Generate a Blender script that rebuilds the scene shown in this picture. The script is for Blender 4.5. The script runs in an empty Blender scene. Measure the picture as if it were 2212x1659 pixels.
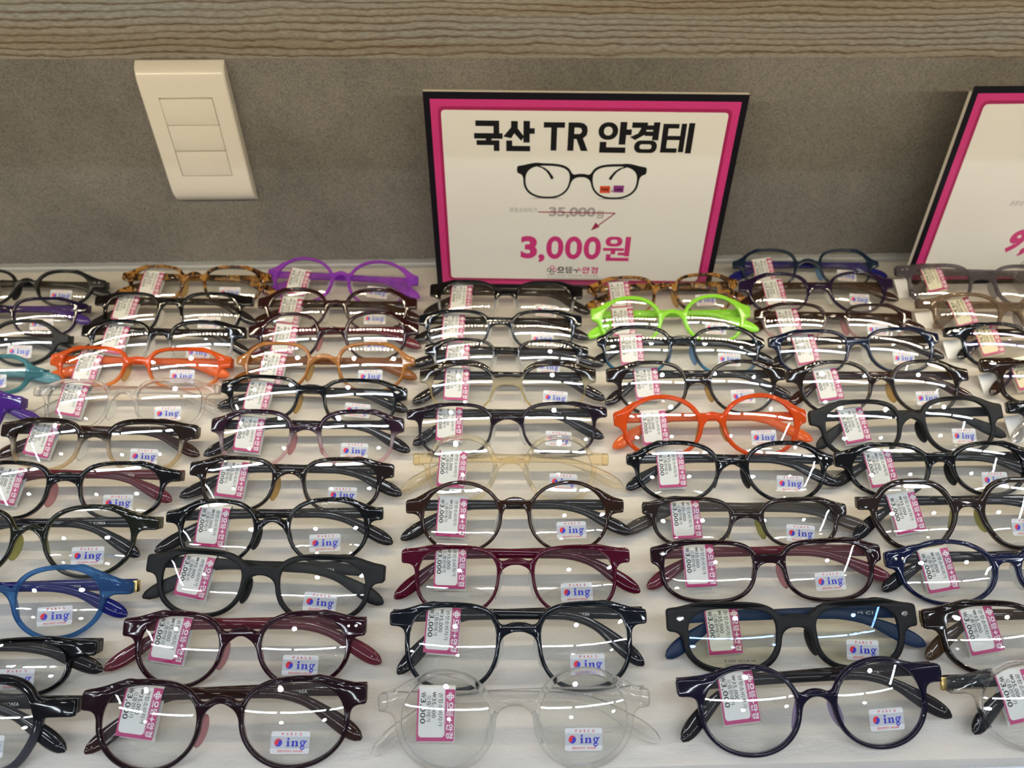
import bpy, bmesh, math, random
import numpy as np
from mathutils import Vector, Matrix
random.seed(7)
S = bpy.context.scene
COL = S.collection
PI = math.pi

# ------------------------------------------------------------------ camera, world, exposure
cd = bpy.data.cameras.new('camera')
cd.sensor_width = 36.0
cd.lens = 36.0 * 1600.0 / 2212.0
cd.clip_start = 0.01
cd.clip_end = 50
cd.dof.use_dof = True
cd.dof.focus_distance = 0.46
cd.dof.aperture_fstop = 9.0
cam = bpy.data.objects.new('camera', cd)
COL.objects.link(cam)
cam.location = (0, 0, 0.41)
cam.rotation_euler = (math.radians(90 - 40.6), 0, math.radians(-1.3))
S.camera = cam
W = bpy.data.worlds.new('world'); S.world = W
W.use_nodes = True
W.node_tree.nodes['Background'].inputs[0].default_value = (0.80, 0.86, 1.0, 1)
W.node_tree.nodes['Background'].inputs[1].default_value = 0.22
S.view_settings.view_transform = 'Standard'
S.view_settings.look = 'None'
S.view_settings.gamma = 1.0
S.view_settings.use_curve_mapping = False
S.view_settings.exposure = 0.0
S.cycles.max_bounces = 14
S.cycles.transparent_max_bounces = 48
S.cycles.transmission_bounces = 12
S.cycles.sample_clamp_indirect = 6.0
S.cycles.blur_glossy = 0.4
TUBE, DOWN, LEDP = 40.0, 48.0, 560.0       # radiance of ceiling tubes, downlights, strip chips

# ------------------------------------------------------------------ materials
def new_mat(name):
    m = bpy.data.materials.new(name); m.use_nodes = True
    m.node_tree.nodes.clear()
    return m, m.node_tree.nodes, m.node_tree.links
def out(n, l, sh):
    o = n.new('ShaderNodeOutputMaterial'); l.new(sh, o.inputs[0])
def pbsdf(n, col, rough=0.4, metal=0.0, spec=0.5, coat=0.0):
    b = n.new('ShaderNodeBsdfPrincipled')
    b.inputs['Base Color'].default_value = (*col, 1)
    b.inputs['Roughness'].default_value = rough
    b.inputs['Metallic'].default_value = metal
    b.inputs['Specular IOR Level'].default_value = spec
    b.inputs['Coat Weight'].default_value = coat
    return b
_plain = {}
def plain(name, col, rough=0.4, metal=0.0, spec=0.5, coat=0.0):
    if name in _plain: return _plain[name]
    m, n, l = new_mat(name)
    out(n, l, pbsdf(n, col, rough, metal, spec, coat).outputs[0])
    _plain[name] = m
    return m
def emis(name, col, s):
    m, n, l = new_mat(name)
    e = n.new('ShaderNodeEmission'); e.inputs[0].default_value = (*col, 1); e.inputs[1].default_value = s
    out(n, l, e.outputs[0]); return m
def coords(n, l, scale, which='Object'):
    t = n.new('ShaderNodeTexCoord'); mp = n.new('ShaderNodeMapping')
    mp.inputs['Scale'].default_value = scale
    l.new(t.outputs[which], mp.inputs[0]); return mp.outputs[0]
def noise(n, l, v, scale, detail=4, rough=0.5, dist=0.0):
    t = n.new('ShaderNodeTexNoise'); t.inputs['Scale'].default_value = scale
    t.inputs['Detail'].default_value = detail; t.inputs['Roughness'].default_value = rough
    t.inputs['Distortion'].default_value = dist
    if v: l.new(v, t.inputs['Vector'])
    return t.outputs[0]
def ramp(n, l, f, stops):
    r = n.new('ShaderNodeValToRGB')
    e = r.color_ramp.elements
    while len(e) < len(stops): e.new(0.5)
    for k, (p, c) in enumerate(stops):
        e[k].position = p; e[k].color = (*c, 1) if len(c) == 3 else c
    l.new(f, r.inputs[0]); return r.outputs[0]
def math_(n, l, op, a, b=None, clamp=False):
    m = n.new('ShaderNodeMath'); m.operation = op; m.use_clamp = clamp
    for i, x in enumerate((a, b)):
        if x is None: continue
        if isinstance(x, (int, float)): m.inputs[i].default_value = x
        else: l.new(x, m.inputs[i])
    return m.outputs[0]
def mixc(n, l, f, a, b, mode='MIX'):
    m = n.new('ShaderNodeMix'); m.data_type = 'RGBA'; m.blend_type = mode
    for idx, x in ((0, f), (6, a), (7, b)):
        if isinstance(x, (int, float)): m.inputs[idx].default_value = x
        elif isinstance(x, tuple): m.inputs[idx].default_value = (*x, 1)
        else: l.new(x, m.inputs[idx])
    return m.outputs[2]
def bump(n, l, h, strength, dist, b):
    k = n.new('ShaderNodeBump'); k.inputs['Strength'].default_value = strength
    k.inputs['Distance'].default_value = dist
    l.new(h, k.inputs['Height']); l.new(k.outputs[0], b.inputs['Normal'])

def mat_pad():
    m, n, l = new_mat('cream leatherette')
    v = coords(n, l, (1, 1, 1))
    big = noise(n, l, v, 7, 3)
    col = ramp(n, l, big, [(0.3, (0.60, 0.56, 0.50)), (0.7, (0.66, 0.62, 0.57))])
    b = pbsdf(n, (0.6, 0.6, 0.6), 0.42, spec=0.4)
    l.new(col, b.inputs['Base Color'])
    vw = n.new('ShaderNodeTexVoronoi'); vw.feature = 'DISTANCE_TO_EDGE'; vw.inputs['Scale'].default_value = 175
    wob = n.new('ShaderNodeVectorMath'); wob.operation = 'MULTIPLY_ADD'
    nz = n.new('ShaderNodeTexNoise'); nz.inputs['Scale'].default_value = 60; l.new(v, nz.inputs['Vector'])
    l.new(nz.outputs['Color'], wob.inputs[0]); wob.inputs[1].default_value = (0.016, 0.016, 0.016); l.new(v, wob.inputs[2])
    l.new(wob.outputs[0], vw.inputs['Vector'])
    cr = ramp(n, l, vw.outputs['Distance'], [(0.0, (0, 0, 0)), (0.09, (1, 1, 1))])
    wr = noise(n, l, coords(n, l, (28, 75, 30)), 1.0, 6, 0.62)
    h = math_(n, l, 'ADD', math_(n, l, 'MULTIPLY', cr, 0.08), math_(n, l, 'MULTIPLY', wr, 2.2))
    bump(n, l, h, 0.7, 0.0011, b)
    out(n, l, b.outputs[0]); return m
def mat_wall():
    m, n, l = new_mat('speckled grey stone wall')
    v = coords(n, l, (1, 1, 1))
    big = noise(n, l, v, 5.5, 5, 0.62)
    base = ramp(n, l, big, [(0.30, (0.118, 0.110, 0.098)), (0.5, (0.172, 0.160, 0.143)), (0.72, (0.225, 0.21, 0.188))])
    fine = noise(n, l, v, 900, 2, 0.7)
    fr = ramp(n, l, fine, [(0.32, (0.55, 0.55, 0.55)), (0.5, (0.97, 0.97, 0.97)), (0.68, (1.25, 1.25, 1.25))])
    col = mixc(n, l, 1.0, base, fr, 'MULTIPLY')
    b = pbsdf(n, (0.2, 0.2, 0.2), 0.6, spec=0.3)
    l.new(col, b.inputs['Base Color'])
    bump(n, l, fine, 0.25, 0.0006, b)
    out(n, l, b.outputs[0]); return m
def mat_wood():
    m, n, l = new_mat('grey brown wood grain')
    v = coords(n, l, (1, 1, 1))
    z = n.new('ShaderNodeSeparateXYZ'); l.new(v, z.inputs[0])
    w1 = noise(n, l, coords(n, l, (2.6, 1, 14)), 1.0, 2, 0.5)
    w2 = noise(n, l, coords(n, l, (26, 1, 60)), 1.0, 3, 0.6)
    w3 = noise(n, l, coords(n, l, (150, 1, 420)), 1.0, 2, 0.6)
    ph = math_(n, l, 'MULTIPLY', z.outputs[2], 330)
    ph = math_(n, l, 'ADD', ph, math_(n, l, 'MULTIPLY', w1, 9.0))
    ph = math_(n, l, 'ADD', ph, math_(n, l, 'MULTIPLY', w2, 1.5))
    ph = math_(n, l, 'ADD', ph, math_(n, l, 'MULTIPLY', w3, 0.42))
    saw = math_(n, l, 'FRACT', ph)
    dark = ramp(n, l, saw, [(0.0, (0.42, 0.31, 0.20)), (0.07, (0.45, 0.34, 0.23)), (0.24, (0.86, 0.81, 0.74)), (0.42, (1, 1, 1)), (0.80, (1.02, 1.02, 1.02)), (0.97, (0.72, 0.66, 0.58)), (1.0, (0.42, 0.31, 0.20))])
    stri = noise(n, l, coords(n, l, (9, 1, 140)), 1.0, 2, 0.5)
    fade = ramp(n, l, stri, [(0.30, (0.45, 0.45, 0.45)), (0.50, (1, 1, 1))])
    dark = mixc(n, l, fade, (1.0, 1.0, 1.0), dark)
    tone = noise(n, l, coords(n, l, (2.5, 1, 60)), 1.0, 2, 0.5)
    light = ramp(n, l, tone, [(0.30, (0.38, 0.255, 0.130)), (0.46, (0.44, 0.335, 0.20)), (0.60, (0.43, 0.355, 0.235)), (0.8, (0.49, 0.42, 0.29))])
    c1 = mixc(n, l, 1.0, light, dark, 'MULTIPLY')
    fib = noise(n, l, coords(n, l, (260, 1, 1700)), 1.0, 2, 0.6)
    fb = ramp(n, l, fib, [(0.32, (0.74, 0.72, 0.70)), (0.6, (1.08, 1.08, 1.08))])
    col = mixc(n, l, 1.0, c1, fb, 'MULTIPLY')
    b = pbsdf(n, (0.3, 0.3, 0.3), 0.5, spec=0.3)
    l.new(col, b.inputs['Base Color'])
    bump(n, l, saw, 0.15, 0.0004, b)
    out(n, l, b.outputs[0]); return m

def lens_mat(name, tint, refl):
    m, n, l = new_mat(name)
    lw = n.new('ShaderNodeLayerWeight'); lw.inputs[0].default_value = 0.5
    p5 = math_(n, l, 'POWER', lw.outputs['Facing'], 5.0)
    f = math_(n, l, 'ADD', math_(n, l, 'MULTIPLY', p5, 0.93), 0.052, True)
    tr = n.new('ShaderNodeBsdfTransparent'); tr.inputs[0].default_value = (*tint, 1)
    gl = n.new('ShaderNodeBsdfGlossy'); gl.inputs['Roughness'].default_value = 0.0; gl.inputs[0].default_value = (*refl, 1)
    mx = n.new('ShaderNodeMixShader'); l.new(f, mx.inputs[0]); l.new(tr.outputs[0], mx.inputs[1]); l.new(gl.outputs[0], mx.inputs[2])
    out(n, l, mx.outputs[0]); return m
LENS = lens_mat('clear demo lens', (0.985, 0.99, 0.985), (1, 1, 1))
LENSB = lens_mat('blue coated lens', (0.97, 0.965, 0.90), (0.28, 0.55, 1.3))
LENSV = lens_mat('violet coated lens', (0.98, 0.965, 0.91), (0.75, 0.7, 1.3))

def plastic(name, front, back=None, bottom=None, t=(0, 0, 0), rough=0.05, tort=False, gpos=(0.35, 0.7), thru=0.55):
    """Acetate / injected plastic.  front / back: colours of the two layers; bottom: colour the rim fades to; t: see-through share of each."""
    m, n, l = new_mat(name)
    back = back or front
    lay = n.new('ShaderNodeAttribute'); lay.attribute_name = 'lay'
    hy = n.new('ShaderNodeAttribute'); hy.attribute_name = 'hy'
    fl = n.new('ShaderNodeMapRange'); l.new(lay.outputs['Fac'], fl.inputs[0])
    fl.inputs[1].default_value = -0.45; fl.inputs[2].default_value = 0.05
    col = mixc(n, l, fl.outputs[0], back, front)
    tv = math_(n, l, 'ADD', math_(n, l, 'MULTIPLY', fl.outputs[0], t[0] - t[1]), t[1])
    if tort:
        vv = coords(n, l, (1, 1, 1))
        a = noise(n, l, vv, 120, 3, 0.6, 1.0)
        col = ramp(n, l, a, [(0.44, (0.012, 0.006, 0.004)), (0.50, (0.12, 0.045, 0.012)), (0.56, (0.42, 0.20, 0.045)), (0.7, (0.50, 0.27, 0.07))])
        tv = math_(n, l, 'MULTIPLY', math_(n, l, 'SUBTRACT', a, 0.46), 2.2, True)
    if bottom:
        g = n.new('ShaderNodeMapRange'); l.new(hy.outputs['Fac'], g.inputs[0]); g.interpolation_type = 'SMOOTHSTEP'
        g.inputs[1].default_value = gpos[0]; g.inputs[2].default_value = gpos[1]
        col = mixc(n, l, g.outputs[0], bottom, col)
        tv = math_(n, l, 'ADD', math_(n, l, 'MULTIPLY', g.outputs[0], math_(n, l, 'SUBTRACT', tv, t[2])), t[2])
    b = pbsdf(n, front, rough, spec=0.42 if rough < .2 else .22, coat=0.0)
    b.inputs['Coat Roughness'].default_value = 0.03
    l.new(col, b.inputs['Base Color'])
    if max(t) > 0 or tort:
        rf = n.new('ShaderNodeBsdfGlass'); rf.inputs['IOR'].default_value = 1.42; rf.inputs['Roughness'].default_value = 0.02
        l.new(col, rf.inputs[0])
        tr = n.new('ShaderNodeBsdfTransparent'); l.new(col, tr.inputs[0])
        m1 = n.new('ShaderNodeMixShader'); m1.inputs[0].default_value = thru
        l.new(rf.outputs[0], m1.inputs[1]); l.new(tr.outputs[0], m1.inputs[2])
        m2 = n.new('ShaderNodeMixShader'); l.new(tv, m2.inputs[0]); l.new(b.outputs[0], m2.inputs[1]); l.new(m1.outputs[0], m2.inputs[2])
        out(n, l, m2.outputs[0])
    else:
        out(n, l, b.outputs[0])
    return m

K = (0.003, 0.003, 0.004)
FM = {
 'black': plastic('black gloss plastic', K),
 'bluish': plastic('blue black gloss plastic', (0.003, 0.005, 0.009), (0.012, 0.03, 0.05)),
 'matte': plastic('matte black plastic', (0.008, 0.0085, 0.0095), rough=0.45),
 'satin': plastic('satin black plastic', (0.010, 0.011, 0.012), rough=0.25),
 'dkpurple': plastic('dark purple plastic', (0.010, 0.006, 0.026), (0.20, 0.12, 0.36), t=(0.1, 0.6, 0)),
 'teal': plastic('teal see-through plastic', (0.22, 0.52, 0.58), t=(0.85, 0.85, 0), thru=0.4),
 'deeppurple': plastic('deep purple plastic', (0.05, 0.012, 0.18), t=(0.15, 0.15, 0)),
 'tort': plastic('tortoiseshell plastic', (0.2, 0.1, 0.03), tort=True),
 'blkclr': plastic('black plastic fading to clear', K, bottom=(0.93, 0.93, 0.93), t=(0, 0, 0.93), gpos=(0.28, 0.62)),
 'orange': plastic('orange see-through plastic', (0.80, 0.15, 0.02), (0.85, 0.30, 0.06), bottom=(0.95, 0.52, 0.20), t=(0.6, 0.7, 0.8), gpos=(0.05, 0.5)),
 'orange2': plastic('bright orange plastic', (0.80, 0.13, 0.02), (0.85, 0.22, 0.05), t=(0.6, 0.7, 0)),
 'clear': plastic('clear plastic', (0.992, 0.992, 0.99), t=(1.0, 1.0, 0), thru=0.35),
 'brnclr': plastic('black brown plastic fading to clear amber', (0.012, 0.007, 0.005), (0.10, 0.04, 0.012), bottom=(0.86, 0.76, 0.60), t=(0, 0.3, 0.9), gpos=(0.30, 0.66)),
 'blkwine': plastic('black plastic with wine backing', K, (0.42, 0.16, 0.19), t=(0, 0.5, 0)),
 'blkolive': plastic('black plastic with olive backing', (0.008, 0.009, 0.005), (0.40, 0.40, 0.16), t=(0, 0.6, 0)),
 'blue': plastic('blue see-through plastic', (0.16, 0.36, 0.66), (0.35, 0.58, 0.84), t=(0.88, 0.9, 0), thru=0.4),
 'blkgrey': plastic('black plastic with grey see-through lower rim', K, (0.2, 0.2, 0.22), bottom=(0.10, 0.10, 0.12), t=(0, 0.3, 0.5), gpos=(0.1, 0.6)),
 'purple': plastic('bright purple see-through plastic', (0.62, 0.18, 0.85), (0.68, 0.28, 0.9), t=(0.8, 0.85, 0)),
 'brnwine': plastic('dark brown wine plastic', (0.022, 0.005, 0.006), (0.10, 0.04, 0.04), t=(0, 0.4, 0)),
 'dkwine': plastic('dark wine plastic', (0.020, 0.004, 0.006), (0.32, 0.16, 0.18), t=(0.05, 0.55, 0)),
 'amber': plastic('amber brown see-through plastic', (0.40, 0.17, 0.04), (0.6, 0.32, 0.10), t=(0.35, 0.6, 0)),
 'blkcream': plastic('black plastic with beige backing', K, (0.45, 0.33, 0.20), t=(0, 0.4, 0)),
 'plumclr': plastic('plum black plastic fading to clear pink', (0.018, 0.006, 0.014), (0.16, 0.06, 0.12), bottom=(0.88, 0.72, 0.76), t=(0, 0.4, 0.88), gpos=(0.3, 0.66)),
 'blkamber': plastic('black brown plastic with amber backing', (0.010, 0.006, 0.005), (0.52, 0.33, 0.12), t=(0, 0.5, 0)),
 'wine': plastic('wine plastic', (0.022, 0.003, 0.008), (0.36, 0.16, 0.20), t=(0.12, 0.6, 0)),
 'wine2': plastic('dark wine red plastic', (0.013, 0.003, 0.006), (0.35, 0.13, 0.18), t=(0.1, 0.55, 0)),
 'browline': plastic('dark brow plastic fading to clear yellow', (0.010, 0.006, 0.004), (0.28, 0.12, 0.03), bottom=(0.90, 0.82, 0.58), t=(0, 0.4, 0.9), gpos=(0.42, 0.74)),
 'plum': plastic('plum black plastic', (0.010, 0.005, 0.010), (0.12, 0.07, 0.09), t=(0, 0.4, 0)),
 'champ': plastic('clear champagne plastic', (0.99, 0.955, 0.87), t=(1.0, 1.0, 0), thru=0.4),
 'brown': plastic('dark brown plastic', (0.025, 0.010, 0.006), (0.16, 0.08, 0.045), t=(0.1, 0.4, 0)),
 'red': plastic('wine red see-through plastic', (0.070, 0.002, 0.015), (0.22, 0.008, 0.045), t=(0.15, 0.4, 0)),
 'green': plastic('lime green plastic', (0.28, 0.68, 0.045), (0.36, 0.76, 0.10), t=(0.08, 0.12, 0), rough=0.14),
 'blkteal': plastic('black plastic with blue backing', (0.005, 0.008, 0.011), (0.02, 0.20, 0.32), bottom=(0.03, 0.26, 0.48), t=(0, 0.2, 0.25), gpos=(-0.1, 0.35)),
 'dkgrey': plastic('dark brown rim plastic', (0.020, 0.013, 0.011), (0.42, 0.34, 0.22), t=(0.1, 0.6, 0)),
 'purplelilac': plastic('dark purple plastic with lilac backing', (0.006, 0.004, 0.016), (0.22, 0.14, 0.38), t=(0.0, 0.6, 0)),
 'inkblue': plastic('ink blue plastic', (0.006, 0.016, 0.035), (0.06, 0.16, 0.26), t=(0.1, 0.5, 0)),
 'violet': plastic('violet black plastic', (0.012, 0.005, 0.026), (0.08, 0.04, 0.14), t=(0.0, 0.5, 0)),
 'brnpink': plastic('dark brown plastic fading to clear pink', (0.020, 0.007, 0.006), (0.22, 0.12, 0.12), bottom=(0.82, 0.66, 0.64), t=(0, 0.5, 0.85), gpos=(0.1, 0.62)),
 'navy': plastic('navy blue plastic', (0.003, 0.006, 0.024), (0.06, 0.09, 0.26), t=(0.0, 0.5, 0)),
 'navyclr': plastic('navy blue plastic with pale blue backing', (0.004, 0.006, 0.034), (0.30, 0.36, 0.62), t=(0.0, 0.7, 0)),
 'grey': plastic('smoke grey see-through plastic', (0.46, 0.43, 0.46), t=(0.9, 0.9, 0)),
 'beige': plastic('taupe see-through plastic', (0.60, 0.51, 0.42), t=(0.9, 0.9, 0)),
 'blackclr': plastic('black front on clear plastic', K, (0.7, 0.7, 0.68), t=(0, 0.85, 0)),
 'brnclr2': plastic('dark brown front on clear olive plastic', (0.015, 0.007, 0.004), (0.45, 0.38, 0.25), t=(0, 0.75, 0)),
}
TM = {
 'black': plastic('black temple plastic', (0.007, 0.007, 0.009), (0.03, 0.03, 0.035), t=(0, 0, 0)),
 'matte': FM['matte'], 'satin': FM['satin'],
 'smoke': plastic('smoke black temple plastic', (0.020, 0.017, 0.018), t=(0.2, 0.2, 0)),
 'purple2': plastic('violet temple plastic', (0.07, 0.03, 0.20), t=(0.25, 0.25, 0)),
 'teal': plastic('teal temple plastic', (0.13, 0.32, 0.38), t=(0.45, 0.45, 0)),
 'tort': FM['tort'], 'orange': plastic('orange temple plastic', (0.80, 0.17, 0.03), t=(0.45, 0.45, 0)),
 'clear': FM['clear'], 'wine': plastic('wine temple plastic', (0.11, 0.02, 0.03), t=(0.12, 0.12, 0)),
 'navy': plastic('royal navy temple plastic', (0.010, 0.012, 0.14), t=(0.2, 0.2, 0)),
 'purple': FM['purple'], 'brown': plastic('dark brown temple plastic', (0.030, 0.012, 0.009), t=(0.1, 0.1, 0)),
 'amber': plastic('amber temple plastic', (0.28, 0.10, 0.02), t=(0.4, 0.4, 0)),
 'champ': FM['champ'], 'red': plastic('wine red temple plastic', (0.075, 0.002, 0.014), t=(0.2, 0.2, 0)),
 'green': FM['green'], 'greyt': plastic('smoke see-through temple plastic', (0.10, 0.085, 0.075), t=(0.4, 0.4, 0)),
 'bluematte': plastic('blue black matte temple', (0.010, 0.022, 0.06), rough=0.35), 'grey': FM['grey'], 'beige': FM['beige'],
 'umber': plastic('umber brown temple', (0.050, 0.028, 0.016), t=(0, 0, 0)),
}
M_WHITE = plain('white card', (0.80, 0.79, 0.76), 0.4)
M_CREAM = plain('cream card', (0.80, 0.75, 0.58), 0.4)
M_PINK = plain('magenta print', (0.49, 0.030, 0.175), 0.3)
M_DKPINK = plain('dark magenta print', (0.30, 0.010, 0.085), 0.3)
M_INK = plain('black ink', (0.008, 0.008, 0.010), 0.5, spec=0.15)
M_GREYINK = plain('grey ink', (0.33, 0.30, 0.32), 0.4)
M_WINK = plain('white print', (0.85, 0.83, 0.85), 0.4)
M_BLUE = plain('blue print', (0.015, 0.02, 0.42), 0.35)
M_RED = plain('red print', (0.62, 0.01, 0.02), 0.35)
M_SILVER = plain('silver metal', (0.75, 0.73, 0.70), 0.18, 1.0)
M_GOLD = plain('gold metal', (0.62, 0.45, 0.18), 0.25, 1.0)
M_TPRINT = plain('pale grey print', (0.75, 0.75, 0.75), 0.4)
def mat_film(name, col, a):
    m, n, l = new_mat(name)
    b = pbsdf(n, col, 0.25); tr = n.new('ShaderNodeBsdfTransparent'); mx = n.new('ShaderNodeMixShader'); mx.inputs[0].default_value = a
    l.new(tr.outputs[0], mx.inputs[1]); l.new(b.outputs[0], mx.inputs[2]); out(n, l, mx.outputs[0]); return m
M_FILM = mat_film('translucent white sticker film', (0.80, 0.82, 0.86), 0.62)
M_FILM2 = mat_film('silvery sticker panel', (0.50, 0.53, 0.60), 0.55)
M_ACRYL = lens_mat('clear acrylic', (0.95, 0.96, 0.96), (1, 1, 1))
PAD_M = {k: plastic(k, c, t=(0.75, 0.75, 0), rough=0.15) for k, c in dict(
    nose_clear=(0.92, 0.92, 0.90), nose_olive=(0.62, 0.60, 0.28), nose_amber=(0.72, 0.55, 0.28), nose_pink=(0.75, 0.48, 0.50), nose_blue=(0.35, 0.52, 0.72), nose_grey=(0.55, 0.52, 0.52), nose_lilac=(0.62, 0.55, 0.72)).items()}
PAD_M['nose_black'] = FM['satin']

# ------------------------------------------------------------------ object helpers
def link(name, me, mats, parent=None, loc=None, rot=None):
    o = bpy.data.objects.new(name, me); COL.objects.link(o)
    if mats is not None and len(me.materials) == 0:
        for m in (mats if isinstance(mats, (list, tuple)) else [mats]): me.materials.append(m)
    if parent: o.parent = parent
    if loc: o.location = loc
    if rot: o.rotation_euler = rot
    return o
def empty(name, loc, rot=(0, 0, 0)):
    o = bpy.data.objects.new(name, None); COL.objects.link(o)
    o.empty_display_size = 0.02; o.location = loc; o.rotation_euler = rot; return o
def tag(o, label=None, cat=None, group=None, kind=None):
    if label: o['label'] = label
    if cat: o['category'] = cat
    if group: o['group'] = group
    if kind: o['kind'] = kind
    return o
def mesh(name, v, f, smooth=False, angle=None, mi=None):
    me = bpy.data.meshes.new(name); me.from_pydata([tuple(p) for p in v], [], f)
    if mi is not None: me.polygons.foreach_set('material_index', mi)
    if smooth:
        me.polygons.foreach_set('use_smooth', [True] * len(me.polygons))
        if angle: me.set_sharp_from_angle(angle=angle)
    me.update(); return me
def box_bm(x0, x1, y0, y1, z0, z1, bev=0.0, seg=2):
    bm = bmesh.new(); bmesh.ops.create_cube(bm, size=1)
    for v in bm.verts:
        v.co = Vector((x0 + (v.co.x + .5) * (x1 - x0), y0 + (v.co.y + .5) * (y1 - y0), z0 + (v.co.z + .5) * (z1 - z0)))
    if bev: bmesh.ops.bevel(bm, geom=list(bm.edges), offset=bev, segments=seg, affect='EDGES', profile=0.5)
    return bm
def box(name, *a, mats=None, parent=None, bev=0.0, seg=2, **k):
    bm = box_bm(*a, bev=bev, seg=seg); me = bpy.data.meshes.new(name); bm.to_mesh(me); bm.free()
    if bev:
        me.polygons.foreach_set('use_smooth', [True] * len(me.polygons)); me.set_sharp_from_angle(angle=0.7)
    return link(name, me, mats, parent, **k)

# ------------------------------------------------------------------ flat print: everything is (polygon list, material index)
class Print:
    def __init__(s): s.v = []; s.f = []; s.m = []
    def poly(s, pts, mi, z=0.0):
        b = len(s.v); s.v += [(p[0], p[1], z) for p in pts]; s.f.append(list(range(b, b + len(pts)))); s.m.append(mi)
    def rect(s, x0, y0, x1, y1, mi, z=0.0): s.poly([(x0, y0), (x1, y0), (x1, y1), (x0, y1)], mi, z)
    def rrect(s, x0, y0, x1, y1, r, mi, z=0.0, n=5):
        s.poly(rr(x0, y0, x1, y1, r, n), mi, z)
    def ring(s, outer, inner, mi, z=0.0):
        b = len(s.v); n = len(outer)
        s.v += [(p[0], p[1], z) for p in outer] + [(p[0], p[1], z) for p in inner]
        for i in range(n):
            j = (i + 1) % n; s.f.append([b + i, b + j, b + n + j, b + n + i]); s.m.append(mi)
    def line(s, pts, w, mi, z=0.0):
        for (x0, y0), (x1, y1) in zip(pts, pts[1:]):
            d = math.hypot(x1 - x0, y1 - y0); nx, ny = -(y1 - y0) / d * w / 2, (x1 - x0) / d * w / 2
            s.poly([(x0 + nx, y0 + ny), (x0 - nx, y0 - ny), (x1 - nx, y1 - ny), (x1 + nx, y1 + ny)], mi, z)
    def add(s, other, fn, mi, dz=0.0):
        b = len(s.v)
        for p in other[0]:
            q = fn(p[0], p[1]); s.v.append((q[0], q[1], dz))
        for f in other[1]: s.f.append([b + i for i in f]); s.m.append(mi)
    def mesh(s, name): return mesh(name, s.v, s.f, mi=s.m)
def rr(x0, y0, x1, y1, r, n=5):
    P = []
    for cx, cy, a in ((x1 - r, y1 - r, 0), (x0 + r, y1 - r, 90), (x0 + r, y0 + r, 180), (x1 - r, y0 + r, 270)):
        for k in range(n + 1):
            t = math.radians(a + 90 * k / n); P.append((cx + r * math.cos(t), cy + r * math.sin(t)))
    return P
_tc = {}
def text(body, off=0.0, spacing=1.0):
    """Outline of a line of lettering as (verts, faces); height of a capital is about 0.7."""
    key = (body, off, spacing)
    if key in _tc: return _tc[key]
    c = bpy.data.curves.new('lettering', 'FONT'); c.body = body; c.size = 1.0; c.offset = off; c.resolution_u = 2 if off < .03 else 7; c.space_character = spacing
    o = bpy.data.objects.new('lettering', c); COL.objects.link(o)
    bpy.context.view_layer.update()
    me = bpy.data.meshes.new_from_object(o.evaluated_get(bpy.context.evaluated_depsgraph_get()))
    r = ([(v.co.x, v.co.y) for v in me.vertices], [list(p.vertices) for p in me.polygons])
    bpy.data.objects.remove(o); bpy.data.meshes.remove(me); bpy.data.curves.remove(c)
    _tc[key] = r; return r
def fit(geo, x0, y0, x1, y1, rot=False, shear=0.0):
    """Map lettering onto a box; rot: reading downwards, tops of the letters to the right."""
    xs = [p[0] for p in geo[0]]; ys = [p[1] for p in geo[0]]
    a, b, c, d = min(xs), max(xs), min(ys), max(ys)
    if rot: return lambda x, y: (x0 + (y - c) / (d - c) * (x1 - x0), y1 - (x - a) / (b - a) * (y1 - y0))
    return lambda x, y: (x0 + (x - a) / (b - a) * (x1 - x0) + shear * (y - c) / (d - c) * (y1 - y0), y0 + (y - c) / (d - c) * (y1 - y0))
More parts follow.
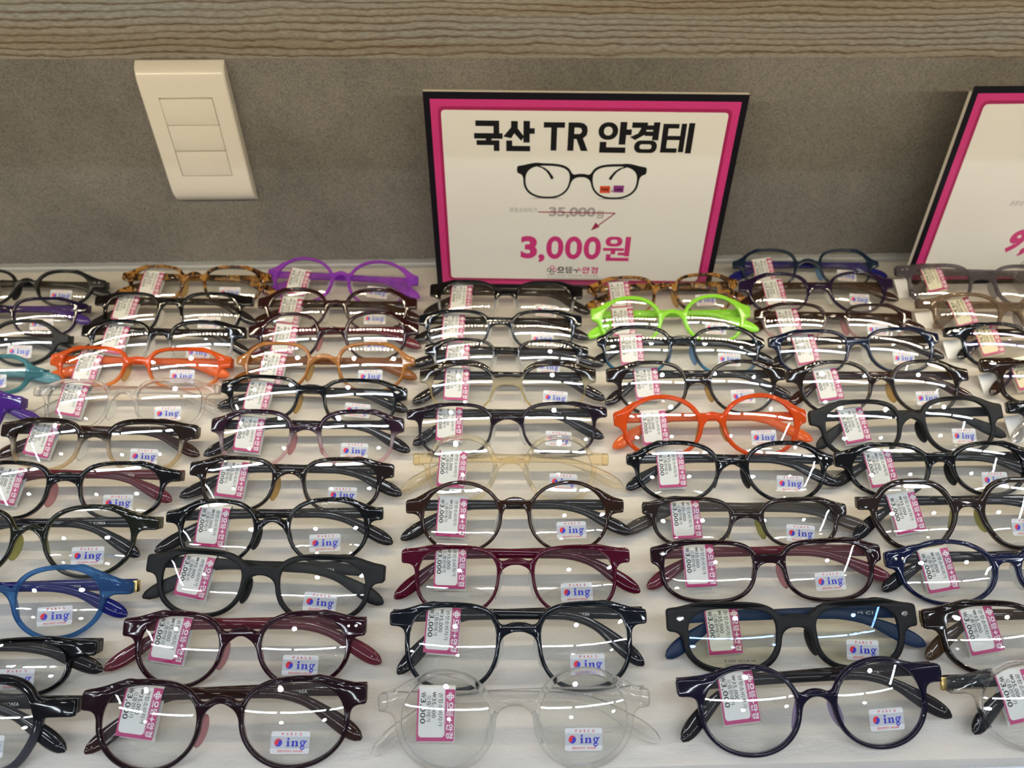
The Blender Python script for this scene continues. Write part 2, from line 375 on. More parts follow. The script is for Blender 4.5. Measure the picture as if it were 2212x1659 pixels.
# heavy lettering drawn from bars: cell of 100 x 100
def _r(a, b, c, d): return ('p', [(a, b), (c, b), (c, d), (a, d)])
def _ring(a, b, c, d, t=18, tv=None):
    tv = tv or t * .85; r = min(c - a, d - b) * .48
    return ('r', rr(a, b, c, d, r), rr(a + t, b + tv, c - t, d - tv, max(.5, min(c - a - 2 * t, d - b - 2 * tv) * .49)))
G = {
 '국': [_r(6, 84, 88, 100), _r(70, 58, 88, 86), _r(0, 42, 100, 58), _r(42, 30, 60, 44), _r(8, 20, 88, 34), _r(70, 0, 88, 22)],
 '산': [('p', [(26, 99), (45, 99), (45, 76), (26, 44), (0, 50), (26, 78)]), ('p', [(45, 78), (66, 50), (56, 36), (33, 62)]),
       _r(66, 30, 84, 100), _r(82, 60, 100, 76), _r(10, 0, 27, 34), _r(10, 0, 86, 16)],
 '안': [_ring(0, 42, 60, 100, 17), _r(66, 28, 84, 100), _r(82, 60, 100, 76), _r(8, 0, 26, 34), _r(8, 0, 86, 16)],
 '경': [_r(4, 84, 52, 99), ('p', [(34, 86), (52, 86), (46, 62), (18, 44), (0, 54), (26, 66)]), _r(52, 78, 76, 90), _r(48, 58, 76, 70),
       _r(74, 44, 92, 100), _ring(16, 0, 92, 42, 18, 13)],
 '테': [_r(2, 82, 50, 97), _r(2, 2, 19, 97), _r(2, 2, 52, 17), _r(16, 44, 46, 58), _r(46, 44, 60, 58), _r(56, 4, 72, 98), _r(78, 0, 96, 100)],
 '원': [_ring(6, 60, 64, 100, 17, 12), _r(0, 42, 72, 54), _r(27, 28, 43, 44), _r(52, 24, 76, 36), _r(74, 20, 92, 100), _r(12, 0, 28, 28), _r(12, 0, 92, 14)],
 '으': [_ring(8, 34, 92, 100, 20, 17), _r(0, 4, 100, 20)],
 '뜸': [_r(4, 86, 46, 97), _r(4, 58, 18, 97), _r(4, 58, 46, 69), _r(54, 86, 96, 97), _r(54, 58, 68, 97), _r(54, 58, 96, 69), _r(0, 40, 100, 50),
       _r(14, 0, 86, 10), _r(14, 22, 86, 31), _r(14, 0, 30, 31), _r(70, 0, 86, 31)],
 '+': [_r(40, 10, 60, 84), _r(4, 38, 96, 56)],
 '0': [_ring(0, 0, 100, 100, 31, 21)],
 'T': [_r(0, 81, 100, 100), _r(36, 0, 64, 84)],
 'R': [_r(0, 0, 30, 100), ('r', [(20, 100), (55, 100), (76, 96), (90, 86), (94, 71), (90, 56), (76, 46), (55, 42), (20, 42)], [(28, 82), (50, 82), (58, 81), (64, 77), (66, 71), (64, 65), (58, 61), (50, 60), (28, 60)]), ('p', [(40, 46), (70, 50), (100, 0), (66, 0)])],
 '¬': [_r(0, 44, 60, 60), _r(44, 8, 60, 60)], 'L': [_r(44, 40, 60, 92), _r(44, 40, 100, 56)],
}
def glyph(P, ch, x0, y0, x1, y1, mi, z=0.0, rot=False, grow=0.0):
    if rot: fn = lambda p: (x0 + p[1] / 100 * (x1 - x0), y1 - p[0] / 100 * (y1 - y0))
    else: fn = lambda p: (x0 + p[0] / 100 * (x1 - x0), y0 + p[1] / 100 * (y1 - y0))
    for k, g in enumerate(G[ch]):
        if g[0] == 'p':
            cx, cy = sum(p[0] for p in g[1]) / len(g[1]), sum(p[1] for p in g[1]) / len(g[1])
            P.poly([fn((p[0] + math.copysign(grow, p[0] - cx), p[1] + math.copysign(grow, p[1] - cy))) for p in g[1]], mi, z + k * 0.0000012)
        else: P.ring([fn(p) for p in g[1]], [fn(p) for p in g[2]], mi, z + k * 0.0000012)
def circ(cx, cy, r, n=16, a0=0, a1=360):
    return [(cx + r * math.cos(math.radians(a0 + (a1 - a0) * k / n)), cy + r * math.sin(math.radians(a0 + (a1 - a0) * k / n))) for k in range(n if a1 - a0 == 360 else n + 1)]
def clover(P, cx, cy, r, w, mis, z):
    for k, (dx, dy) in enumerate(((1, 0), (0, 1), (-1, 0), (0, -1))):
        x, y = cx + dx * r * .62, cy + dy * r * .62
        P.ring(circ(x, y, r * .48, 14), circ(x, y, r * .48 - w, 14), mis[k], z + k * 1e-6)

# ------------------------------------------------------------------ the setting
WALL_Y = 0.6748
pad = box('display_pad', -1.05, 1.35, 0.1645, WALL_Y, -0.012, 0.0, bev=0.0015)
pad.data.materials.append(mat_pad())
tag(pad, 'cream leatherette display pad under all the eyeglasses', 'display pad')
ctr = box('display_counter', -1.06, 1.36, 0.06, 0.675, -0.09, -0.0125, bev=0.001)
ctr.data.materials.append(plain('white lacquer', (0.74, 0.76, 0.80), 0.3))
tag(ctr, 'white lacquered counter top edging the cream pad', 'counter')
wl = box('wall_back', -1.6, 1.9, WALL_Y + 0.0002, WALL_Y + 0.08, -0.85, 1.9)
wl.data.materials.append(mat_wall()); tag(wl, kind='structure')
fl = box('floor', -4.0, 4.0, -5.0, 2.0, -0.90, -0.85); fl.data.materials.append(plain('floor tile', (0.45, 0.44, 0.42), 0.4)); tag(fl, kind='structure')
ce = box('ceiling', -4.5, 4.5, -4.6, 1.2, 1.93, 1.98); ce.data.materials.append(plain('ceiling paint', (0.75, 0.75, 0.75), 0.8)); tag(ce, kind='structure')
# grey trunking with a wavy bead of sealant where wall and pad meet
v, f = [], []
prof = [(0, 0.0), (-0.0085, 0.0), (-0.0085, 0.0035), (-0.0070, 0.0052), (-0.003, 0.0056), (0, 0.0056)]
N = 480
for i in range(N + 1):
    x = -1.05 + 2.4 * i / N; j = 0.00035 * math.sin(i * 1.9) * math.sin(i * .21) + 0.00025 * math.sin(i * 0.93)
    for a, b in prof: v.append((x, WALL_Y + a - (j if a < 0 else 0), b + (j if b > 0.001 else 0) + 0.0001))
for i in range(N):
    for k in range(len(prof)):
        a, b = i * 6 + k, i * 6 + (k + 1) % 6; f.append([a, b, b + 6, a + 6])
f += [[5, 4, 3, 2, 1, 0], [N * 6 + k for k in range(6)]]
t1 = link('trim_1', mesh('trim', v, f, True, 0.6), plain('grey sealant', (0.30, 0.31, 0.31), 0.38)); tag(t1, kind='structure')

# the shelf above, its wooden fascia and the strip of small lamps behind it
sh = empty('wall_shelf', (0.15, 0.395, 0.2893), (0, 0, math.radians(-1.0)))
tag(sh, 'grey brown wood grain shelf above the eyeglasses', 'shelf')
WOOD = mat_wood()
fa = box('fascia', -1.4, 1.4, 0, 0.018, 0, 0.085, mats=WOOD, parent=sh, bev=0.0006)
bd = box('shelf_board', -1.4, 1.4, 0.0181, 0.276, 0.030, 0.048, mats=WOOD, parent=sh)
ls = empty('strip_light', (0.15, 0.4195, 0.2935), (math.radians(30), 0, math.radians(-1.0)))
tag(ls, 'warm white strip light hidden behind the shelf fascia', 'strip light')
box('light_channel', -1.1, 1.1, -0.006, 0.006, 0.0, 0.0150, mats=plain('aluminium', (0.6, 0.6, 0.6), 0.35, 1.0), parent=ls)
LEDM = emis('warm strip lamp', (1.0, 0.86, 0.60), LEDP)
v, f = [], []
for i in range(132):
    x = -1.095 + i * 0.0167; b = len(v); s = 0.0023
    v += [(x + s * math.cos(k * PI / 4), s * math.sin(k * PI / 4), -0.0004) for k in range(8)]
    f.append([b + k for k in range(7, -1, -1)])
ch = link('strip_lamp', mesh('strip lamps', v, f), LEDM, ls); ch['kind'] = 'stuff'

# ceiling lamps behind the camera, seen only as reflections in the lenses
CM, DM = emis('cool tube', (0.86, 0.93, 1.0), TUBE), emis('cool downlight', (0.88, 0.95, 1.0), DOWN)
HOUS = plain('lamp housing white', (0.8, 0.8, 0.8), 0.5)
ORD = ('leftmost', 'second from left', 'middle', 'fourth from left', 'rightmost')
def tube(x, y, L, vert=False, where=''):
    e = empty('ceiling_tube_light', (x, y, 1.9), (0, 0, PI / 2 if vert else 0))
    tag(e, 'slim white ceiling light behind the viewer, ' + where, 'ceiling light', 'ceiling tube lights')
    box('lamp_housing', -L / 2, L / 2, -0.03, 0.03, 0.004, 0.03, mats=HOUS, parent=e)
    box('tube_lamp', -L / 2 + .01, L / 2 - .01, -0.022, 0.022, 0.0, 0.0035, mats=CM, parent=e)
for y, xs in ((-0.50, (-2.35, -1.1, 0.15, 1.4, 2.65)), (-2.0, (-2.9, -1.35, -0.1, 1.15, 2.4))):
    for k, x in enumerate(xs): tube(x, y, 1.17, False, '%s tube of the %s row' % (ORD[k], 'nearer' if y > -1 else 'farther'))
tube(2.75, -1.25, 1.17, True, 'crosswise tube at the right'); tube(-3.3, -1.25, 1.17, True, 'crosswise tube at the left')
def down(x, y, where):
    e = empty('ceiling_downlight', (x, y, 1.905)); tag(e, 'round white ceiling downlight, ' + where, 'ceiling light', 'ceiling downlights')
    for nm, r, z, mt in (('lamp_housing', .075, .006, HOUS), ('lamp_disc', .058, 0.0, DM)):
        P = circ(0, 0, r, 24); vv = [(a, b, z) for a, b in P] + [(a, b, z + .005) for a, b in P]
        ff = [list(range(23, -1, -1)), list(range(24, 48))] + [[i, (i + 1) % 24, 24 + (i + 1) % 24, 24 + i] for i in range(24)]
        link(nm, mesh(nm, vv, ff), mt, e)
for y, xs in ((-0.28, (-1.9, -.65, .45, 1.7)), (-1.28, (-1.9, -.6, .5, 1.75)), (-2.42, (-2.4, -.7, .5, 1.9))):
    for k, x in enumerate(xs): down(x, y, '%s in the %s row' % (('leftmost', 'second from left', 'third from left', 'rightmost')[k], {-0.28: 'nearest', -1.28: 'middle', -2.42: 'farthest'}[y]))

# ------------------------------------------------------------------ light switch on the wall
def wall_at(x, z): return (x, WALL_Y, z)
sw = empty('light_switch', (-0.272, WALL_Y, 0.1408), (PI / 2, 0, math.radians(0)))
tag(sw, 'ivory three-gang light switch with a curved cover on the grey wall', 'light switch')
IV = plain('ivory plastic', (0.68, 0.64, 0.565), 0.2, spec=0.5)
hw, hh, dp = 0.0385, 0.0655, 0.0105
def plate():
    v, f = [], []; NY = 28
    ox0, ox1, oy0, oy1 = -0.0235, 0.0235, -0.0365, 0.0365        # opening
    ys = sorted(set([-hh + 2 * hh * i / NY for i in range(NY + 1)] + [oy0, oy1]))
    def zz(y):
        e = hh - abs(y); return 0.0015 + (dp - 0.0015) * (1 - max(0, 1 - e / 0.017) ** 2.2) ** .6
    xs = [-hw, -hw + .0012, ox0, ox1, hw - .0012, hw]
    g = {}
    for j, y in enumerate(ys):
        for i, x in enumerate(xs):
            g[i, j] = len(v); v.append((x, y, zz(y) - (0.0012 if i in (0, 5) else 0)))
    for j in range(len(ys) - 1):
        for i in range(5):
            if i == 2 and oy0 - 1e-9 <= ys[j] < oy1 - 1e-9: continue
            f.append([g[i, j], g[i + 1, j], g[i + 1, j + 1], g[i, j + 1]])
    b0 = len(v)
    for j, y in enumerate(ys): v.append((-hw, y, 0.0002)); v.append((hw, y, 0.0002))
    for j in range(len(ys) - 1):
        f.append([g[0, j], g[0, j + 1], b0 + 2 * j + 2, b0 + 2 * j]); f.append([g[5, j + 1], g[5, j], b0 + 2 * j + 1, b0 + 2 * j + 3])
    f.append([g[5, 0], g[4, 0], g[3, 0], g[2, 0], g[1, 0], g[0, 0], b0, b0 + 1])
    J = len(ys) - 1; f.append([g[i, J] for i in range(6)] + [b0 + 2 * J + 1, b0 + 2 * J])
    # inner walls of the opening
    c = len(v)
    for (x, y) in ((ox0, oy0), (ox1, oy0), (ox1, oy1), (ox0, oy1)): v.append((x, y, zz(y))); v.append((x, y, 0.004))
    for k in range(4):
        a, b = c + 2 * k, c + 2 * ((k + 1) % 4); f.append([a, b, b + 1, a + 1])
    f.append([c + 1, c + 3, c + 5, c + 7])
    return mesh('cover plate', v, f, True, 0.5)
link('cover_plate', plate(), IV, sw)
for k in range(3):
    y0 = -0.0359 + k * 0.0241
    r = box('rocker', -0.0230, 0.0230, y0, y0 + 0.0234, 0.0045, dp + 0.0004, mats=IV, parent=sw, bev=0.0005)
    r.rotation_euler = (math.radians((0.5, -0.4, 0.6)[k]), 0, 0)

# ------------------------------------------------------------------ the two price signs
mm = 0.001
def sign_base(P, W_, H_):
    P.rect(0, 0, W_, H_, 0, 0.0)
    P.rect(5.6, 5.2, W_ - 5.6, H_ - 6.0, 1, 0.00006)
    P.rrect(11.8, 8.8, W_ - 11.8, H_ - 12.0, 5, 2, 0.00012)
    P.rrect(14.6, 11.6, W_ - 14.6, H_ - 15.0, 3.2, 3, 0.00018)
ZP = 0.00024
def sc(P):
    P.v = [(a * mm, b * mm, c) for a, b, c in P.v]; return P
SIGN_M = [plain('black border print', (0.006, 0.005, 0.009), 0.3, spec=0.2), M_PINK, M_DKPINK, plain('sign white', (0.66, 0.655, 0.635), 0.28), M_INK, M_GREYINK, plain('dark red print', (0.25, 0.01, 0.06), 0.3), plain('orange red print', (0.55, 0.06, 0.02), 0.3), plain('violet print', (0.20, 0.03, 0.20), 0.3)]
BOARD = plain('foam board', (0.78, 0.73, 0.66), 0.6)
def sign(loc, yaw, lean, label, sx=1.0, sy=1.0):
    e = empty('price_sign', loc, (0, 0, yaw))
    tag(e, label, 'sign')
    b = box('foam_board', 0, 276 * mm * sx, 0, 192 * mm * sy, -0.0048, 0, mats=BOARD, parent=e, rot=(PI / 2 - lean, 0, 0), bev=0.0003, seg=1)
    return e, b
s1, b1 = sign((-0.0602, 0.6287, 0.0004), math.radians(-2.93), math.radians(-0.3), 'white price sign with magenta border and a drawing of eyeglasses, beside the switch', .981, 1.008)
P = Print(); sign_base(P, 276, 192)
for ch_, a in (('국', (42.9, 142, 67.4, 168)), ('산', (68.5, 142, 95.5, 168)), ('안', (151.4, 141.6, 180, 168)), ('경', (179.5, 141.4, 206.0, 168)), ('테', (206.5, 141.4, 235.5, 168))):
    glyph(P, ch_, *a, 4, ZP, grow=0 if ch_ == '테' else 1.4)
for s_, a in (('T', (103.6, 142.6, 122, 167.5)), ('R', (125, 142.6, 143.2, 167.5))):
    glyph(P, s_, *a, 4, ZP)
g = text('권장소비자가', 0.012); P.add(g, fit(g, 73.4, 83.3, 99.6, 88.2), 5, ZP)
g = text('35,000', 0.04); P.add(g, fit(g, 110.8, 78.2, 154.6, 89.2), 5, ZP)
glyph(P, '원', 155.4, 78.3, 162.8, 85.9, 5, ZP)
P.line([(100.6, 84.0), (173.1, 83.8), (156.5, 69.6)], 1.1, 6, ZP + 0.00004)
P.poly([(151.4, 65.5), (159.6, 69.6), (155.4, 74.2)], 6, ZP + 0.00005)
x = 83.7
for c_, w_ in (('3', 17.5), (',', 7.5), ('0', 18.2), ('0', 18.2), ('0', 18.2)):
    if c_ == '0': glyph(P, c_, x + .7, 34.4, x + w_ - .7, 59.2, 1, ZP)
    else:
        g = text(c_, 0.045); P.add(g, fit(g, x + .7, 34.6 if c_ != ',' else 30.5, x + w_ - .7, 59 if c_ != ',' else 39.5), 1, ZP)
    x += w_
glyph(P, '원', 164.8, 33.2, 193, 59.5, 1, ZP)
def logo(P, x0, y0, y1, s=1.0):
    h = y1 - y0
    clover(P, x0 + 4.4 * s, (y0 + y1) / 2, 4.6 * s, 0.75 * s, (1, 1, 4, 4), ZP)
    glyph(P, '으', x0 + 9.6 * s, y0, x0 + 16.8 * s, y1, 4, ZP); glyph(P, '뜸', x0 + 17.6 * s, y0, x0 + 25 * s, y1, 4, ZP)
    glyph(P, '¬', x0 + 25.6 * s, y0, x0 + 32.4 * s, y1, 4, ZP); glyph(P, 'L', x0 + 27.4 * s, y0, x0 + 34.2 * s, y1, 1, ZP)
    glyph(P, '안', x0 + 34.6 * s, y0, x0 + 42.2 * s, y1, 1, ZP); glyph(P, '경', x0 + 42.8 * s, y0, x0 + 50.6 * s, y1, 1, ZP)
    g = text('OPTICAL CHAIN STORE', 0.01, 1.3); P.add(g, fit(g, x0, y0 - 3.0, x0 + 50.6 * s, y0 - 1.7), 4, ZP)
logo(P, 111.5, 18.6, 26.0)

# ------------------------------------------------------------------ eyeglasses
def lens_outline(w, h, shape, n=72):
    """Outline of the right-hand lens opening about its own centre; -x is the nose side."""
    pts = []
    nt, nb, tp, nose = {'R': (2.08, 2.08, 0.0, 0.02), 'PT': (2.35, 2.05, 0.03, 0.06), 'SQ': (2.75, 2.35, 0.05, 0.07), 'RC': (3.1, 2.6, 0.035, 0.06), 'OC': (2.0, 2.0, 0.0, 0.0)}[shape]
    if shape == 'OC':
        base = [(-.30, .5), (.30, .5), (.5, .14), (.49, -.12), (.27, -.5), (-.24, -.5), (-.48, -.14), (-.5, .12)]
        for _ in range(3):
            nb_ = []
            for i in range(len(base)):
                a, b = base[i], base[(i + 1) % len(base)]
                nb_ += [(a[0] * .75 + b[0] * .25, a[1] * .75 + b[1] * .25), (a[0] * .25 + b[0] * .75, a[1] * .25 + b[1] * .75)]
            base = nb_
        mx = max(p[0] for p in base); my = max(p[1] for p in base)
        return [(p[0] / mx * w / 2, p[1] / my * h / 2) for p in base][::-1]
    for k in range(n):
        a = 2 * PI * k / n; c, s = math.cos(a), math.sin(a)
        e = nt if s > 0 else nb
        x = math.copysign(abs(c) ** (2 / e), c); y = math.copysign(abs(s) ** (2 / e), s)
        low = (1 - y) / 2
        x *= 1 - tp * low * 2 * .5
        if x < 0: x *= 1 - nose * 2 * low
        y += 0.05 * x * (1 if y > 0 else 0) * (1 - abs(x)) 
        pts.append((x * w / 2, y * h / 2))
    return pts
def sdf_poly(pts, X, Y):
    P = np.array(pts); Q = np.roll(P, -1, 0); d = np.full(X.shape, 1e9); ins = np.zeros(X.shape, bool)
    for (ax, ay), (bx, by) in zip(P, Q):
        ex, ey = bx - ax, by - ay; t = np.clip(((X - ax) * ex + (Y - ay) * ey) / (ex * ex + ey * ey + 1e-12), 0, 1)
        d = np.minimum(d, (X - ax - ex * t) ** 2 + (Y - ay - ey * t) ** 2)
        c = ((ay > Y) != (by > Y)); xx = ax + (Y - ay) * ex / (ey if abs(ey) > 1e-12 else 1e-12); ins ^= c & (X < xx)
    d = np.sqrt(d); return np.where(ins, -d, d)
def seg(X, Y, ax, ay, bx, by, ra, rb):
    ex, ey = bx - ax, by - ay; t = np.clip(((X - ax) * ex + (Y - ay) * ey) / (ex * ex + ey * ey), 0, 1)
    return np.sqrt((X - ax - ex * t) ** 2 + (Y - ay - ey * t) ** 2) - (ra + (rb - ra) * t)
def rbox(X, Y, x0, x1, y0, y1, r):
    cx, cy, hx, hy = (x0 + x1) / 2, (y0 + y1) / 2, (x1 - x0) / 2 - r, (y1 - y0) / 2 - r
    qx, qy = np.abs(X - cx) - hx, np.abs(Y - cy) - hy
    return np.sqrt(np.maximum(qx, 0) ** 2 + np.maximum(qy, 0) ** 2) + np.minimum(np.maximum(qx, qy), 0) - r
def smin(a, b, k):
    h = np.clip(0.5 + 0.5 * (b - a) / k, 0, 1); return b * (1 - h) + a * h - k * h * (1 - h)
def contour(F, xs, ys):
    """Longest closed zero contour of a grid function (marching squares)."""
    nx, ny = len(xs), len(ys); S_ = F < 0; nxt = {}
    def cross(a, b):
        fa, fb = F[a[1], a[0]], F[b[1], b[0]]; t = fa / (fa - fb)
        return (xs[a[0]] * (1 - t) + xs[b[0]] * t, ys[a[1]] * (1 - t) + ys[b[1]] * t)
    code = S_[:-1, :-1] * 1 + S_[:-1, 1:] * 2 + S_[1:, 1:] * 4 + S_[1:, :-1] * 8
    pos = {}
    tbl = {1: [(3, 0)], 2: [(0, 1)], 3: [(3, 1)], 4: [(1, 2)], 5: [(3, 2), (1, 0)], 6: [(0, 2)], 7: [(3, 2)], 8: [(2, 3)], 9: [(2, 0)], 10: [(0, 3), (2, 1)], 11: [(2, 1)], 12: [(1, 3)], 13: [(1, 0)], 14: [(0, 3)]}
    for j, i in zip(*np.nonzero((code > 0) & (code < 15))):
        E = {0: ((i, j), (i + 1, j)), 1: ((i + 1, j), (i + 1, j + 1)), 2: ((i, j + 1), (i + 1, j + 1)), 3: ((i, j), (i, j + 1))}
        for a, b in tbl[code[j, i]]:
            nxt[E[a]] = E[b]
            for q in (a, b):
                if E[q] not in pos: pos[E[q]] = cross(*E[q])
    best = []; seen = set()
    for s in list(nxt):
        if s in seen: continue
        c = []; k = s
        while k in nxt and k not in seen: seen.add(k); c.append(pos[k]); k = nxt[k]
        if len(c) > len(best): best = c
    P = np.array(best)
    for _ in range(2): P = (np.roll(P, 1, 0) + 2 * P + np.roll(P, -1, 0)) / 4
    d = np.r_[0, np.cumsum(np.hypot(*(np.roll(P, -1, 0) - P).T))]; n = int(d[-1] / 0.0014)
    t = np.linspace(0, d[-1], n, endpoint=False); PP = np.vstack([P, P[:1]])
    return list(zip(np.interp(t, d, PP[:, 0]), np.interp(t, d, PP[:, 1])))
WR, RL = 0.45, 0.135
def zwarp(x, y, xc, yc):
    ax = math.sqrt(x * x + 0.003 ** 2)
    return -xc * xc / (2 * WR) - xc / WR * (ax - xc) - (min(abs(ax - xc), 0.0275) ** 2 + (y - yc) ** 2) / (2 * RL) + 0.0015
def front_outline(p, st):
    Wd, yh, H, xc, w = p['W'], p['yh'], p['H'], p['xc'], p['w']
    t = st['t']; yc = H / 2
    xs = np.arange(0, Wd / 2 + 0.004, 0.0006); ys = np.arange(-0.003, max(H, yh + .008) + 0.005, 0.0006)
    X, Y = np.meshgrid(xs, ys)
    ol = [(x + xc, y + yc) for x, y in lens_outline(w, H, st['shape'])]
    F = sdf_poly(ol, X, Y)
    if st['shape'] != 'OC':   # end piece: a bar widening out of the upper outer corner
        lh = st['lug']
        F = smin(F, rbox(X, Y, xc + w * .30, Wd / 2, yh - lh, yh + lh * .95, 0.0012) + 0, 0.007)
    else:
        F = smin(F, rbox(X, Y, xc + w * .40, Wd / 2, yh - .0045, yh + .0045, 0.0010), 0.002)
    if st['shape'] not in ('OC', 'R'):
        F = smin(F, seg(X, Y, xc + w * .22, H - .0042, Wd / 2 - .0045, yh + st['lug'] * .95 - .0030, .0040, .0026), 0.003)
    elif st['shape'] == 'R':
        F = smin(F, seg(X, Y, xc + w * .36, H * .80, Wd / 2 - .0045, yh + st['lug'] * .95 - .0030, .0036, .0026), 0.004)
    by, bt = H * st['by'], st['bt']
    gap = xc - w / 2
    br = seg(X, Y, gap + .003, by - .002, gap * .45, by + st['rise'] * .8, bt, bt); br = np.minimum(br, seg(X, Y, gap * .45, by + st['rise'] * .8, 0, by + st['rise'], bt, bt))
    F = smin(F, br, 0.0045)
    Fm = np.hstack([F[:, :0:-1], F]); xm = np.r_[-xs[:0:-1], xs]
    return contour(Fm, xm, ys)
def holes(p, st):
    H, xc, w, t = p['H'], p['xc'], p['w'], st['t']
    tt, tb = st.get('tt', t * 1.1), t * .9
    hw_, hh_ = w - 2 * t, H - tt - tb; cy = tb + hh_ / 2
    R_ = [(x + xc, y + cy) for x, y in lens_outline(hw_, hh_, st['shape'])]
    return R_, [(-x, y) for x, y in R_], cy
def spline2d(c, pts):
    s = c.splines.new('POLY'); s.points.add(len(pts) - 1); s.use_cyclic_u = True
    s.points.foreach_set('co', [q for x, y in pts for q in (x, y, 0, 1)])
def front_mesh(p, st):
    ol = front_outline(p, st); hr, hl, cy = holes(p, st)
    c = bpy.data.curves.new('front', 'CURVE'); c.dimensions = '2D'; c.fill_mode = 'BOTH'
    b = st.get('bev', 0.0009); th = st['dep'] / 2
    c.extrude = th - b; c.bevel_depth = b; c.bevel_resolution = 2; c.offset = -b
    for q in (ol, hr, hl): spline2d(c, q)
    o = bpy.data.objects.new('front', c); COL.objects.link(o)
    bpy.context.view_layer.update()
    me = bpy.data.meshes.new_from_object(o.evaluated_get(bpy.context.evaluated_depsgraph_get()))
    bpy.data.objects.remove(o); bpy.data.curves.remove(c)
    bm = bmesh.new(); bm.from_mesh(me); bpy.data.meshes.remove(me)
    bmesh.ops.remove_doubles(bm, verts=bm.verts, dist=1e-6)
    me = bpy.data.meshes.new('frame front'); bm.to_mesh(me); bm.free()
    n = len(me.vertices); co = np.empty(n * 3); me.vertices.foreach_get('co', co); co = co.reshape(-1, 3)
    lay = co[:, 2] / th; hy = co[:, 1] / p['H']
    for k in range(n): co[k, 2] += zwarp(co[k, 0], co[k, 1], p['xc'], p['H'] / 2)
    me.vertices.foreach_set('co', co.ravel())
    for nm, arr in (('lay', lay), ('hy', hy)):
        a = me.attributes.new(nm, 'FLOAT', 'POINT'); a.data.foreach_set('value', arr.astype(np.float32))
    me.polygons.foreach_set('use_smooth', [True] * len(me.polygons)); me.set_sharp_from_angle(angle=0.6); me.update()
    return me, hr, hl, cy
def lens_mesh(hole, p, th=0.0013):
    cx = sum(x for x, y in hole) / len(hole); cy = sum(y for x, y in hole) / len(hole); n = len(hole); R = 7
    v, f = [], []
    for side in (0.5, -0.5):
        b = len(v); v.append((cx, cy, zwarp(cx, cy, p['xc'], p['H'] / 2) + side * th))
        for r in range(1, R + 1):
            for x, y in hole:
                q = r / R * 1.012; X, Y = cx + (x - cx) * q, cy + (y - cy) * q
                v.append((X, Y, zwarp(X, Y, p['xc'], p['H'] / 2) + side * th))
        for k in range(n):
            j = (k + 1) % n; t_ = [b, b + 1 + k, b + 1 + j]; f.append(t_ if side > 0 else t_[::-1])
            for r in range(R - 1):
                a = b + 1 + r * n; q = [a + k, a + n + k, a + n + j, a + j]; f.append(q if side > 0 else q[::-1])
    M = 1 + R * n
    for k in range(n):
        j = (k + 1) % n; f.append([1 + (R - 1) * n + k, M + 1 + (R - 1) * n + k, M + 1 + (R - 1) * n + j, 1 + (R - 1) * n + j])
    me = mesh('lens', v, f, True, 0.8); 
    if sum((hole[i][0] * hole[(i + 1) % n][1] - hole[(i + 1) % n][0] * hole[i][1]) for i in range(n)) < 0: me.flip_normals()
    return me
def temple_mesh(p, st, z0, side, lift):
    """Folded side arm in the frame's own axes; side -1 hinges at the left."""
    Wd, yh = p['W'], p['yh']; L1 = 0.098; L2 = 0.057; ht, hk, tk = st.get('th', 0.0039), 0.0027, 0.0015
    phi = math.radians(50)
    def path(ang):
        P_ = []; s = 0; x, y, a = 0.0, 0.0, 0.0; n1, n2 = 16, 22
        for i in range(n1 + 1): P_.append((L1 * i / n1, 0.0006 * math.sin(PI * i / n1), 0.0))
        x, y = L1, 0.0; a = 0.0
        for i in range(1, n2 + 1):
            u = i / n2; a = -ang * min(1, u / 0.55); x += L2 / n2 * math.cos(a); y += L2 / n2 * math.sin(a); P_.append((x, y, a))
        return P_
    def low(ang):
        q = path(ang); return min((yh + y - 0.0046) * math.cos(phi) + (z0 + (0.0050 if side < 0 else 0.0085) - tk * 1.35) * math.sin(phi) for x, y, a in q[-10:])
    lo, hi = 0.0, 1.3
    for _ in range(24):
        m_ = (lo + hi) / 2
        if low(m_) > (0.0022 if side < 0 else 0.0003) - lift: lo = m_
        else: hi = m_
    Q = path(lo); v, f = [], []; n = len(Q); NS = 12
    for i, (s, y, a) in enumerate(Q):
        u = i / (n - 1)
        hgt = ht * (1 - min(1, u / .42)) + hk * min(1, u / .42) if u < .62 else hk + (0.0046 - hk) * math.sin(min(1, (u - .62) / .26) * PI / 2) ** 2
        if u > .88: hgt *= math.sqrt(max(0.02, 1 - ((u - .88) / .12) ** 2 * .96))
        k_ = tk * (1.0 if u < .6 else 1.0 + .35 * (u - .6) / .4)
        if u > .93: k_ *= math.sqrt(max(0.05, 1 - ((u - .93) / .07) ** 2 * .9))
        cx = -side * 0 + s; zz_ = z0 + (0.0055 * u ** 2 if side < 0 else 0.0098 * u ** 4)
        for j in range(NS):
            t = 2 * PI * j / NS; e = 2 / 3.4
            oy = math.copysign(abs(math.cos(t)) ** e, math.cos(t)) * hgt; oz = math.copysign(abs(math.sin(t)) ** e, math.sin(t)) * k_
            X = s + -math.sin(a) * oy * 1.0; Yy = yh + y + math.cos(a) * oy
            X = -Wd / 2 + 0.0012 + X
            v.append((X if side < 0 else -X, Yy + 0.0006, zz_ + oz))
    for i in range(n - 1):
        for j in range(NS):
            k = (j + 1) % NS; q = [i * NS + j, i * NS + k, (i + 1) * NS + k, (i + 1) * NS + j]; f.append(q if side > 0 else q[::-1])
    c0 = list(range(NS)); c1 = [(n - 1) * NS + j for j in range(NS)]
    f += [c0[::-1], c1] if side > 0 else [c0, c1[::-1]]
    return mesh('temple', v, f, True, 0.9)
